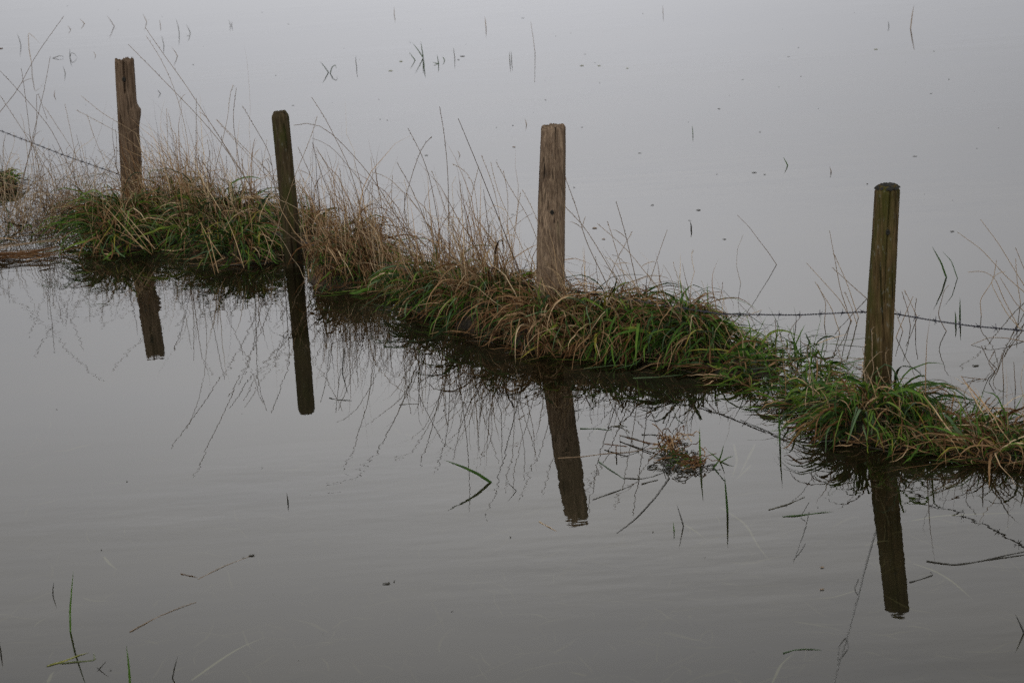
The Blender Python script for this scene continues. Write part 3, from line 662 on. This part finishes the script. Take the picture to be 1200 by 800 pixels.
# ------------------------------------------------------------------ single blades standing in the water
def sprout(label, leaves, name='grass_shoot', cat='grass blade', width=.006, mat=None, tint=.5, group='single blades standing in the flood', stem=False):
    """leaves: lists of photo places, water end first"""
    b0 = leaves[0][0]; base = gp(*b0); root = None
    for lf in leaves:
        g = gp(*lf[0]); Q = [at_depth(x, y, g[1]) for x, y in lf[1:]]; dv = Q[0] - g; dv /= np.linalg.norm(dv)
        P = [g - dv * .03, g] + Q; P = smooth_line(P, 24, 1)
        mb = MB()
        if stem: tube(mb, P, width / 2 * np.linspace(1, .5, len(P)), tint, 4)
        else: strip(mb, P, width, np.clip(tint + random.uniform(-.15, .15), 0, 1), roll=random.uniform(-.4, .4))
        if len(leaves) == 1:
            o = mb.build(name, mat or M_GREEN, loc=tuple(base)); tag(o, label, cat, group)
        else:
            if root is None: root = thing(name, base, label, cat, group)
            mb.build('leaf', mat or M_GREEN, root)
FAR = dict(width=.008, tint=.85, mat=M_DARK)
SP = [
 ('slim dark blade near the left edge, left of the folded triangle blade', [[(24.5, 53), (23, 46), (20, 39)]], FAR),
 ('grey blade with its top folded into a triangle, far left', [[(37, 74), (34, 58), (33, 38), (40, 44), (47, 51)]], dict(width=.008, tint=.6, mat=M_STALK)),
 ('tiny bent blade, smaller of the pair high at far left', [[(83, 35), (81, 32), (79, 30)]], dict(width=.008, tint=.5, mat=M_STALK)),
 ('bent blade high at far left, larger and right one of a close pair', [[(99, 28), (97, 25), (93, 22)]], dict(width=.009, tint=.5, mat=M_STALK)),
 ('leaning brownish blade above the split post top', [[(134, 31), (130, 24), (125, 18)]], dict(width=.009, tint=.5, mat=M_STALK)),
 ('leaf looping flat over the water, left of the kite shaped loop', [[(62, 68.5), (68, 66), (73, 65.5), (75, 68.3)]], dict(width=.009, tint=.4, mat=M_DARK)),
 ('blade bent into a kite shaped loop, upper left of the split post', [[(82, 68), (83, 62), (87, 63), (91, 68)], [(82, 68), (81, 62), (82, 57)]], dict(width=.008, tint=.4, mat=M_DARK)),
 ('short dark upright blade left of the split post top', [[(76.5, 86), (75.5, 81), (73.5, 77)]], FAR),
 ('small curved blade below the dark upright one, left of the split post', [[(63.5, 112), (63.5, 108), (64.5, 105)]], dict(width=.008, tint=.5, mat=M_STALK)),
 ('small pale bent blade directly above left of the split post top', [[(112, 65), (111.5, 62), (109, 60)]], dict(width=.007, tint=.6, mat=M_STALK)),
 ('faint blade in the upper left, at the tip of the long stalks', [[(172, 26), (170, 22), (167, 16)]], dict(width=.008, tint=.5, mat=M_STALK)),
 ('faint upright blade right of the long stalk tips', [[(188, 30), (187.5, 27), (187, 23)]], dict(width=.008, tint=.6, mat=M_STALK)),
 ('dark upright blade between the long stalks right of the split post', [[(192, 53), (191, 48), (189, 41)]], FAR),
 ('small bent chevron blade right of the split post top', [[(188, 110), (186.5, 107), (184, 105)]], dict(width=.008, tint=.4, mat=M_DARK)),
 ('tall thin blade in open water above the brown feathery tussock', [[(210, 38), (209, 30), (206, 21)]], FAR),
 ('bent blade immediately right of the tall thin one, upper left', [[(223, 39), (222, 34), (218, 29)]], FAR),
 ('curved blade under the tall thin one, upper left', [[(208, 66), (206, 60), (201, 55)]], dict(width=.008, tint=.5, mat=M_STALK)),
 ('two stubby blades together above the gap between the left posts', [[(270, 30), (269.5, 27), (268, 23)], [(271.5, 31), (271.5, 28), (272, 25)]], FAR),
 ('leaning blade with a curled leaf, above right of the dark algae post', [[(385, 85), (381, 79), (375, 72)], [(387, 86), (389, 79), (393, 76), (394.5, 81)]], dict(width=.010, tint=.3)),
 ('single crooked blade above the droopy stalk, right of the curled leaf', [[(418, 79), (416, 72), (417, 65)]], FAR),
 ('leaning blade just left of the forked pair in the upper middle', [[(486.5, 71), (483, 66), (479, 61)]], dict(width=.011, tint=.3)),
 ('forked pair of green blades, biggest shoot in the upper middle', [[(496, 68), (491, 59), (483, 50)], [(496, 68), (494.5, 60), (493, 48)], [(497, 81), (497, 75), (497, 70)]], dict(width=.011, tint=.35)),
 ('two small arching leaves right of the forked pair', [[(514, 75), (513.5, 70), (512, 64)], [(513, 75), (510, 74), (507, 73)], [(521, 71), (521, 68), (518, 66)]], dict(width=.010, tint=.35)),
 ('thin blade beside two floating specks in the upper middle', [[(533, 68), (532, 62), (531, 55)]], FAR),
 ('pale upright blade high above the gap before the pale post', [[(569.5, 32), (569, 26), (568, 19)]], dict(width=.009, tint=.5, mat=M_STALK)),
 ('pair of close dark upright blades above left of the pale post', [[(597.5, 73), (597, 67), (597, 60)], [(599.5, 72), (599.5, 66), (599, 60)]], FAR),
 ('tall hair thin stem high above the pale post', [[(627, 62), (625, 45), (622, 26)]], dict(width=.006, tint=.5, mat=M_STALK, stem=True)),
 ('tiny blade just left of the pale post top', [[(617, 146), (616.5, 143), (615, 139)]], dict(width=.008, tint=.5, mat=M_STALK)),
 ('tiny chevron blade by the dark slanting stalk', [[(539, 182), (538, 179), (536, 176)]], dict(width=.007, tint=.5, mat=M_STALK)),
 ('short pale blade at the top edge of the water, middle', [[(462, 18), (462, 13), (462, 8)]], dict(width=.008, tint=.6, mat=M_STALK)),
 ('small straight blade at the top right of the middle', [[(777, 16), (777, 11), (776.5, 6)]], dict(width=.007, tint=.5, mat=M_STALK)),
 ('tallest lone blade at the upper right', [[(1067, 34), (1068, 20), (1071, 6)]], dict(width=.012, tint=.45, mat=M_STALK)),
 ('short blade left of the tall lone one at the upper right', [[(1041.5, 31), (1041.5, 28), (1041, 25)]], dict(width=.010, tint=.4, mat=M_DARK)),
 ('green chevron blade above left of the mossy post', [[(923, 194), (921, 189), (918, 184)]], dict(width=.009, tint=.5)),
 ('small curved blade nearest the mossy post top', [[(974, 202), (974, 198), (972, 195)]], dict(width=.008, tint=.4, mat=M_STALK)),
 ('thin green blade alone between the pale and mossy post tops', [[(812, 157), (812, 152), (811, 147)]], dict(width=.007, tint=.5)),
 ('short dark blade in open water above the hump tussock', [[(810, 269), (810, 264), (808.5, 259)]], dict(width=.009, tint=.3, mat=M_DARK)),
 ('long thin leaning stem bent back by its reflection above the wire', [[(910, 310), (900, 295), (889, 281), (878, 266), (864, 252)]], dict(width=.0035, tint=.4, mat=M_STALK, stem=True)),
 ('faint arching hair stem left of the long leaning stem', [[(868, 332), (863, 312), (864, 292), (871, 275)]], dict(width=.0022, tint=.6, mat=M_STALK, stem=True)),
 ('dark green blade leaning left, right of the mossy post', [[(1109, 325), (1103, 308), (1092, 288)]], dict(width=.0095, tint=.25)),
 ('thinner grey green blade, right one of the leaning pair', [[(1122, 326), (1115, 306), (1104, 294)]], dict(width=.006, tint=.45, mat=M_BLUEGREEN)),
 ('two upright green blades crossing the wire right of the mossy post', [[(1125, 374), (1125, 362), (1125, 348)], [(1120, 380), (1120, 372), (1119, 364)]], dict(width=.008, tint=.35)),
 ('large green blade leaning left low in open water, left of the pale post reflection', [[(575, 565), (560, 555), (543, 547), (520, 538.5)]], dict(width=.011, tint=.45)),
 ('small blade right of the large leaning green one', [[(605, 575), (599, 569), (592, 563)]], dict(width=.004, tint=.3, mat=M_DARK)),
 ('tiny dark blade alone in the lower left open water', [[(337.5, 588), (336.8, 583), (336, 577)]], dict(width=.006, tint=.3, mat=M_DARK)),
 ('tallest green blade in the bottom left corner', [[(82.5, 740), (82, 715), (84, 690), (86, 668)]], dict(width=.006, tint=.45)),
 ('tiny upright blade left of the tallest one, bottom left', [[(62, 697), (62, 690), (63, 681)]], dict(width=.004, tint=.3, mat=M_DARK)),
 ('green blade at the bottom edge, left of the short brown one', [[(153, 812), (151, 780), (148, 755)]], dict(width=.007, tint=.5)),
 ('short brown leaning blade at the bottom edge', [[(202, 794), (205, 780), (209, 767)]], dict(width=.004, tint=.3, mat=M_DARK)),
 ('crossed pair of short dark blades beside the yellow leaf', [[(116, 784), (121, 778), (126, 773)], [(116, 784), (114, 782), (112, 781)]], dict(width=.004, tint=.3, mat=M_DARK)),
 ('dark blade cut off by the left edge near the bottom', [[(1, 765), (0, 757), (-1, 748)]], dict(width=.006, tint=.3, mat=M_DARK)),
 ('green upright blade right of the drifting brown clump', [[(821, 544), (820, 522), (820, 500)]], dict(width=.008, tint=.6)),
 ('bent green blade right of the brown clump with a long reflection', [[(852.5, 600), (851, 580), (849, 557)]], dict(width=.008, tint=.4)),
 ('spray of short green blades beside the brown clump', [[(843, 539), (836, 533), (829, 528)], [(843, 539), (846, 530), (848, 521)], [(845, 541), (853, 536), (860, 534)], [(836, 548), (832, 553), (828, 560), (835, 558)]], dict(width=.006, tint=.4)),
 ('thin dark blade below the drifting brown clump', [[(801, 616), (797, 603), (793, 590)]], dict(width=.005, tint=.4, mat=M_DARK)),
 ('tiny upright green blade below the brown clump', [[(790, 622), (789.5, 617), (789, 611)]], dict(width=.005, tint=.4)),
 ('tall green stem rising from the water left of the domed tussock', [[(914, 520), (913, 495), (913, 467)]], dict(width=.007, tint=.4)),
 ('dark blade cut off by the right edge near the bottom', [[(1200, 741), (1195, 730), (1189, 718)]], dict(width=.006, tint=.2, mat=M_DARK)),
 ('dark crooked blade right of the dark algae post reflection', [[(401, 436), (402, 422), (404, 408)]], dict(width=.005, tint=.3, mat=M_DARK)),
 ('folded dark stem left of the brown clump', [[(761, 521), (745, 514), (726, 510), (727, 520), (727.5, 529)]], dict(width=.004, tint=.3, mat=M_DARK)),
]
for q_, (lb, lv, kw) in enumerate(SP):
    kw = dict(kw)
    if lv[0][0][1] < 240:
        kw['width'] = kw['width'] * .8
        lv = [[lf[0], (lf[0][0] * .5 + lf[2][0] * .5 + (lf[1][0] - (lf[0][0] + lf[2][0]) / 2) * .35, (lf[0][1] + lf[2][1]) / 2), lf[2]] if len(lf) == 3 else lf for lf in lv]
    SP[q_] = (lb, lv, kw)
for lb, lv, kw in SP: sprout(lb, lv, **kw)
# reedy shoots beyond the wire on both sides of the mossy post
def shoots(label, stems, tint=.6):
    b = gp(*stems[0][0]); root = thing('dry_shoots', b, label, 'dry grass shoots')
    for lf in stems:
        g = gp(*lf[0]); Q = [at_depth(x, y, g[1]) for x, y in lf[1:]]; dv = Q[0] - g; dv /= np.linalg.norm(dv)
        P = [g - dv * .03, g] + Q
        mb = MB(); S = smooth_line(P, 22); tube(mb, S, .0018 * np.linspace(1.1, .6, len(S)), tint + random.uniform(-.2, .2), 4)
        if random.random() < .5: seedhead(mb, S[-5:], tint, 7, .01)
        mb.build('stem', M_STALK, root)
shoots('cluster of thin dry shoots beyond the wire, left of the mossy post', [
 [(998, 376), (985, 352), (965, 330), (945, 308)], [(997, 376), (985, 340), (972, 270)], [(1006, 372), (992, 330), (977, 297)], [(1016, 350), (1000, 336), (975, 313)],
 [(984, 390), (975, 362), (955, 330)], [(966, 380), (968, 355), (958, 333)], [(1004, 380), (998, 360), (990, 342)]])
shoots('cluster of crossing dry shoots beyond the wire, right of the mossy post', [
 [(1067, 382), (1063, 360), (1057, 342)], [(1050, 395), (1060, 370), (1070, 347)], [(1073, 385), (1072, 365), (1074, 350)], [(1058, 388), (1052, 372), (1048, 360)], [(1075, 372), (1066, 352), (1060, 340)]], .5)
shoots('crooked leaning stem crossing the wire near the two upright blades', [[(1109, 388), (1103, 378), (1099, 368), (1104, 350), (1106, 340), (1112, 334)]], .5)
shoots('tangled tan shoots beyond the wire at the right edge', [
 [(1207, 348), (1180, 325), (1150, 292), (1122, 272)], [(1210, 350), (1190, 318), (1170, 285), (1149, 257)], [(1215, 345), (1200, 315), (1190, 290)],
 [(1198, 388), (1180, 368), (1160, 330), (1168, 320), (1178, 318)], [(1192, 380), (1176, 350), (1166, 325), (1152, 317), (1134, 319)], [(1150, 369), (1148, 352), (1164, 328), (1168, 305)],
 [(1207, 372), (1190, 355), (1178, 335), (1172, 325)], [(1196, 355), (1192, 330), (1190, 303)]], .75)
for i in range(34):
    pass
def crisp(root, c, n, sp, ln, mat, w=.0026):
    pass
# tangle of bent dry stems at the far right, partly afloat
shoots('low bent stems half afloat below the wire at the right edge', [
 [(1200, 400), (1180, 396), (1160, 395), (1138, 404)], [(1200, 412), (1186, 428), (1168, 437), (1150, 444)], [(1166, 436), (1158, 425), (1165, 412)], [(1150, 444), (1138, 443), (1126, 441)],
 [(1176, 450), (1175, 430), (1174, 415)], [(1190, 455), (1189, 440), (1188, 424)], [(1168, 432), (1158, 422), (1150, 405)]], .35)

# ------------------------------------------------------------------ stems and leaves lying on the water
def afloat(label, pts, width=.004, mat=None, tint=.3, name='drift_straw', cat='floating stem', flat=False, z=.0008, branches=(), group='stems lying on the water'):
    P = smooth_line([gp(x, y, z) for x, y in pts], 26)
    P[:, 2] += .0007 * np.sin(np.linspace(0, 9, len(P)) + random.random() * 6)
    P[1:-1] += rng.normal(0, .0006, (len(P) - 2, 3)) * [1, 1, 0]
    mb = MB()
    if flat: strip(mb, P, width, tint, facing=(0, 0, 1))
    else: tube(mb, P, width * .30 * np.linspace(1.1, .5, len(P)), tint, 5)
    for b in branches: tube(mb, smooth_line([gp(x, y, z) for x, y in b], 12), width * .16, tint, 4)
    o = mb.build(name, mat or M_DARK, loc=tuple(P[0])); tag(o, label, cat, group); return o
AF = [
 ('long dark stem with a loop running down beside the mossy post reflection', [(1026, 622), (1015, 660), (1004, 705), (993, 745), (984, 775), (977, 800), (974, 815)], dict(width=.011, branches=[[(993, 745), (983, 755), (982, 778)], [(1006, 697), (1001, 690), (1006, 678)], [(993, 748), (994, 760), (984, 772)]])),
 ('dark curving stem below left of the brown clump', [(784, 560), (770, 580), (756, 596), (740, 612), (723, 624)], dict(width=.011)),
 ('greenish grey stem left of the brown clump', [(702, 541), (716, 551), (732, 561)], dict(width=.009, mat=M_BLUEGREEN, tint=.2)),
 ('straight brown stem pointing at the tip of the pale post reflection', [(695, 585), (718, 577), (742, 568)], dict(width=.007, tint=.6)),
 ('short stem right of the straight brown one', [(752, 567), (762, 564), (771, 562)], dict(width=.007, tint=.7)),
 ('hair thin pale stem crossing the pale post reflection', [(654, 537), (680, 535), (710, 531), (735, 530), (752, 527)], dict(width=.006, mat=M_STALK, tint=.5)),
 ('greenish stem just above the folded dark stem', [(680, 502), (700, 502), (717, 504)], dict(width=.006, mat=M_BLUEGREEN, tint=.4)),
 ('small dark stick above the brown clump', [(752, 509), (763, 509), (774, 510)], dict(width=.007)),
 ('brown twig above left of the brown clump', [(716, 499), (727, 500), (738, 507)], dict(width=.006, tint=.8, branches=[[(720, 499), (728, 498), (735, 500)]])),
 ('curving dark stem under the brown clump', [(732, 560), (750, 561), (765, 558), (781, 552)], dict(width=.005)),
 ('dark stem arching from the clump to the spray of blades', [(790, 558), (797, 564), (805, 562), (816, 552)], dict(width=.006)),
 ('green stem linking the spray of blades to the bent green blade', [(836, 547), (842, 555), (849, 563)], dict(width=.007, mat=M_GREEN, tint=.15)),
 ('grey stick lying left of the mossy post reflection', [(901, 597), (922, 591), (943, 582)], dict(width=.008, tint=.8)),
 ('green leaf lying left of the mossy post reflection', [(917, 605), (935, 604), (955, 601), (977, 599)], dict(width=.010, mat=M_GREEN, tint=.35, flat=True)),
 ('dark forked line on the water left of the mossy post reflection', [(948, 600), (944, 618), (937, 638), (930, 658)], dict(width=.006, branches=[[(933, 652), (939, 645), (944, 636)], [(944, 610), (937, 607), (948, 588)]])),
 ('dark twin stem imitating a reflection at the right edge below the wire reflection', [(1086, 657), (1105, 660), (1122, 662), (1155, 656), (1205, 649)], dict(width=.0065, branches=[[(1115, 661), (1140, 659), (1170, 652), (1205, 645)]])),  # added stem stands in for the reflection of stems out of frame
 ('short dark stem touching the mossy post reflection', [(1066, 682), (1080, 678), (1094, 673), (1090, 670)], dict(width=.006)),
 ('thin stem with dark end right of the dark algae post reflection', [(386, 466), (394, 468), (402, 468.5), (412, 469)], dict(width=.006)),
 ('pale thin stem under the middle tussock', [(468, 474), (480, 473), (490, 473)], dict(width=.004, tint=.8)),
 ('small green leaf afloat at the foot of the straw tussock', [(478, 400), (484, 399), (489, 400)], dict(width=.012, mat=M_GREEN, tint=.1, flat=True)),
 ('pale stem lying under the high bank', [(684, 432), (715, 428), (745, 427)], dict(width=.005, mat=M_BLUEGREEN, tint=.8)),
 ('greenish leaf lying under the hump tussock', [(742, 443), (765, 442), (800, 439)], dict(width=.006, mat=M_BLUEGREEN, tint=.8)),
 ('dark bead like stem afloat below the low mat', [(868, 492), (885, 499), (900, 505), (922, 516)], dict(width=.005)),
 ('yellow green bent leaf in the bottom left corner', [(55, 780), (75, 774), (88, 769), (104, 764)], dict(width=.011, mat=M_YEL, tint=.55, flat=True, name='drift_weed', cat='floating leaf')),
 ('brown green leaf folded under the yellow one, bottom left', [(70, 777), (90, 775), (111, 773), (110, 763)], dict(width=.009, mat=M_YEL, tint=.1, flat=True, name='drift_weed', cat='floating leaf')),
 ('pale wet straw below the spray of blades', [(905, 473), (915, 482), (905, 478)], dict(width=.004, mat=M_STALK)),
 ('small stem with dark tip in the lower left water', [(212, 672), (222, 674), (231, 676)], dict(width=.006, mat=M_STALK, tint=.2)),
 ('long faint stem rising to a dark seed in the lower left', [(232, 678), (262, 663), (293, 651)], dict(width=.003, mat=M_STALK, tint=.7)),
 ('faint stem lying right of the tall bottom left blade', [(152, 740), (185, 722), (212, 711), (230, 705)], dict(width=.004, mat=M_STALK, tint=.6)),
 ('pale straw fleck just below the pale post reflection', [(632, 611), (641, 616), (652, 622)], dict(width=.005, mat=M_DRY, tint=.9)),
 ('curved stem with green tip at the bottom right', [(918, 765), (930, 761), (945, 760), (962, 761)], dict(width=.006, mat=M_BLUEGREEN, tint=.4)),
]
for lb, pts, kw in AF: afloat(lb, pts, **kw)

# drifting raft of dead reed at the left edge
raft = thing('reed_raft', gp(25, 295), 'brown raft of dead reed afloat at the left edge', 'reed raft')
mb = MB()
n = 90; x0 = rng.uniform(-35, 62, n); y0 = 303 - (x0 + 35) * .055 + rng.normal(0, 2.6, n)
rt = np.array([gp(a, b, .006 + random.random() * .025) for a, b in zip(x0, y0)])
blades(mb, rt, rng.choice([0.06, math.pi], n) + rng.normal(0, .22, n), rng.normal(.04, .07, n), rng.normal(-.1, .1, n), rng.uniform(.1, .32, n), rng.uniform(.004, .008, n), np.clip(rng.normal(.3, .18, n), 0, 1), 7, .25, .03)
mb.build('dead_leaves', M_DRY, raft)
for sx in range(9):
    mb = MB(); y = random.uniform(268, 298); P = [gp(-20, y + 8, .01), gp(30, y + random.uniform(-4, 4), .03), gp(random.uniform(60, 90), y - random.uniform(2, 10), .02)]
    tube(mb, smooth_line(P, 10), .0017, random.uniform(.3, .8), 4); mb.build('stem', M_STALK, raft)
# brown clump drifting right of the pale post reflection
cl2 = thing('debris_clump', gp(800, 540), 'brown tangled clump of dead grass drifting below the hump tussock', 'grass debris')
for nm, (cx, cy, sx, sy, hh), nn, mt, tb in (('dead_leaves', (789, 527, 12, 12, .05), 46, M_DRY, .42), ('dead_leaves', (815, 545, 9, 8, .035), 30, M_DRY, .36), ('green_leaves', (797, 538, 22, 12, .03), 14, M_GREEN, .45), ('dark_stems', (796, 540, 34, 18, .0), 40, M_DARK, .3)):
    mb = MB()
    for _ in range(nn):
        a = gp(random.gauss(cx, sx * .45), random.gauss(cy, sy * .45)); h0 = random.random() * hh; th = random.uniform(0, 6.28); L0 = random.uniform(.04, .13); cv = random.gauss(0, 2.2)
        Q = []
        for k in range(8):
            Q.append(a + [0, 0, max(.003, h0 + random.gauss(0, .003))]); th += cv / 8 + random.gauss(0, .25); a = a + np.array([math.cos(th), math.sin(th), 0]) * L0 / 8; h0 += random.gauss(0, hh * .18)
        if random.random() < .6: tube(mb, Q, random.uniform(.0012, .0022), np.clip(random.gauss(tb, .2), 0, 1), 4)
        else: strip(mb, Q, random.uniform(.004, .008), np.clip(random.gauss(tb, .2), 0, 1), roll=random.uniform(-1, 1))
    mb.build(nm, mt, cl2)
mb = MB()
for a, b in (((708, 520), (735, 523)), ((726, 510), (762, 520)), ((735, 513), (775, 522)), ((760, 540), (780, 522)), ((722, 522), (722, 532))):
    tube(mb, smooth_line([gp(*a, .012), gp(*b, .02)], 8), .0022, .2, 4)
mb.build('twigs', M_DRY, cl2)

# scraps floating on the open water
def scrap_mesh(seed, s):
    g = np.random.default_rng(seed); n = 9; a = np.arange(n) * 2 * math.pi / n; r = s * (1 + .35 * g.normal(0, 1, n).clip(-1, 1)); st = 1.8
    V = [(r[i] * st * math.cos(a[i]), r[i] * math.sin(a[i]), 0) for i in range(n)] + [(r[i] * st * .6 * math.cos(a[i]), r[i] * .6 * math.sin(a[i]), s * .35) for i in range(n)]
    F = [(i, (i + 1) % n, n + (i + 1) % n, n + i) for i in range(n)] + [tuple(range(n, 2 * n))]
    return V, F
KEY = [(295, 650, .010, 'round black seed head at the end of the faint stem'), (453, 683, .010, 'dark crumb alone in the lower middle water'), (1, 57, .022, 'rust red scrap at the left edge near the top'),
       (285, 652, .004, 'tiny crumb just left of the round black seed head'), (470, 72, .016, 'yellowish round leaf left of the forked pair'), (458, 83, .016, 'flat oval leaf under the yellowish round one'),
       (542, 66, .016, 'upper one of two dark leaves by the thin blade'), (537, 70, .012, 'lower one of two dark leaves by the thin blade'), (602, 172, .012, 'black dot left of the pale post'), (500, 182, .011, 'black dot between the seeding stalks'),
       (697, 267, .014, 'dark leaf scrap right of the pale post'), (707, 280, .010, 'round dark crumb under the scrap right of the pale post'), (682, 77, .014, 'greenish leaf scrap in the upper right middle'), (702, 77, .011, 'dark speck right of the greenish scrap'),
       (735, 80, .010, 'dark speck further right of the greenish scrap'), (765, 240, .010, 'flat brown speck above the high bank'), (819, 246, .012, 'torn dark leaf above the hump tussock'), (1026, 58, .014, 'yellow green speck at the upper right'),
       (884, 202, .012, 'dark leaf scrap above left of the mossy post'), (849, 280, .009, 'flat dark speck left of the long leaning stem'), (1116, 271, .010, 'black dot right of the mossy post top'), (963, 690, .007, 'small pale scrap left of the mossy post reflection tip'),
       (964, 664, .007, 'tiny white flecked scrap above the pale one'), (1143, 428, .012, 'small dark leaf afloat below the wire at right')]
for i, (x, y, s, lb) in enumerate(KEY):
    V, F = scrap_mesh(i, s * .62); g = gp(x, y, .002)
    o = mesh('floating_scrap', np.array(V) + g, F, M_YEL if 'yellow' in lb or 'green' in lb else (M_DRY if 'rust' in lb else M_STALK if 'pale' in lb or 'white' in lb else M_DARK), loc=tuple(g), smooth=False, tint=[.4 if 'rust' not in lb else .15] * len(V))
    tag(o, lb, 'floating scrap')
V, F = scrap_mesh(50, .0055); proto = None
g_ = np.random.default_rng(9); cnt = 0
while cnt < 95:
    x = g_.uniform(5, 1195); y = abs(g_.normal(0, 130)) + 4 if cnt < 75 else g_.uniform(430, 790)
    if y > 790: continue
    ridge = float(np.interp(x, *RIDGE))
    if ridge - 95 < y < ridge + 90: continue
    g = gp(x, y, .002)
    if proto is None:
        proto = o = mesh('plant_scrap', np.array(V) + g, F, M_DARK, loc=tuple(g), smooth=False, tint=[.5] * len(V)); tag(o, 'tiny dark plant crumb floating on open water', 'floating crumb', 'tiny crumbs sprinkled over the open water')
    else:
        o = proto.copy(); C.objects.link(o); o.location = Vector(g)
    sc_ = g_.uniform(.3, .95) * (1 if y < 350 else .55); o.scale = (sc_ * g_.uniform(.7, 1.8), sc_, sc_); o.rotation_euler[2] = g_.uniform(0, 6); cnt += 1

# drowned grass just under the surface (uncountable)
mb = MB(); n = 1500
x0 = rng.uniform(-50, 1250, n); y0 = 360 + 470 * rng.beta(2.2, 1.3, n)
keep = y0 > np.interp(x0, *RIDGE) + 60; x0, y0 = x0[keep], y0[keep]; n = len(x0)
rt = np.array([gp(a, b) for a, b in zip(x0, y0)]); rt[:, 2] = -rng.uniform(.012, .28, n)
cmb = np.sin(rt[:, 0] * 2.1 + rt[:, 1] * 1.3) * 1.2
blades(mb, rt, cmb + rng.normal(0, .8, n) + R(40), rng.normal(0, .22, n), rng.normal(0, .2, n), rng.uniform(.05, .22, n), .0045 * rng.lognormal(0, .45, n), np.clip(rng.normal(.16, .18, n) + (rt[:, 2] > -.03) * .12, 0, 1), 8, .5, .10, floor=False)
mb.V[0][:, 2] = np.minimum(mb.V[0][:, 2], -.008)
for pts, ww, tt in ((((224, 797), (245, 782), (262, 770), (285, 756), (312, 746)), .010, 1), (((1068, 610), (1100, 604), (1150, 602), (1205, 600)), .008, .9), (((1070, 660), (1095, 668), (1115, 680), (1140, 702)), .008, .8),
                    (((844, 594), (860, 604), (875, 614), (888, 640), (905, 660)), .008, .7), (((905, 800), (915, 778), (932, 763)), .008, .8), (((122, 652), (128, 660), (137, 667)), .010, .8), (((56, 800), (60, 790), (64, 786)), .012, .8),
                    (((800, 613), (815, 622), (828, 632)), .006, .8), (((1005, 691), (975, 700), (945, 702)), .005, .8), (((860, 520), (864, 540), (858, 560)), .010, .6), (((885, 520), (875, 540), (866, 558)), .010, .6), (((880, 545), (872, 553), (862, 562)), .01, .6)):
    P = smooth_line([gp(x, y, -.010) for x, y in pts], 14); strip(mb, P, ww, tt, facing=(0, 0, 1))
o = mb.build('submerged_grass', M_SUB, loc=(0, 8, -.1)); tag(o, 'pale drowned grass just under the surface', None, None, 'stuff')
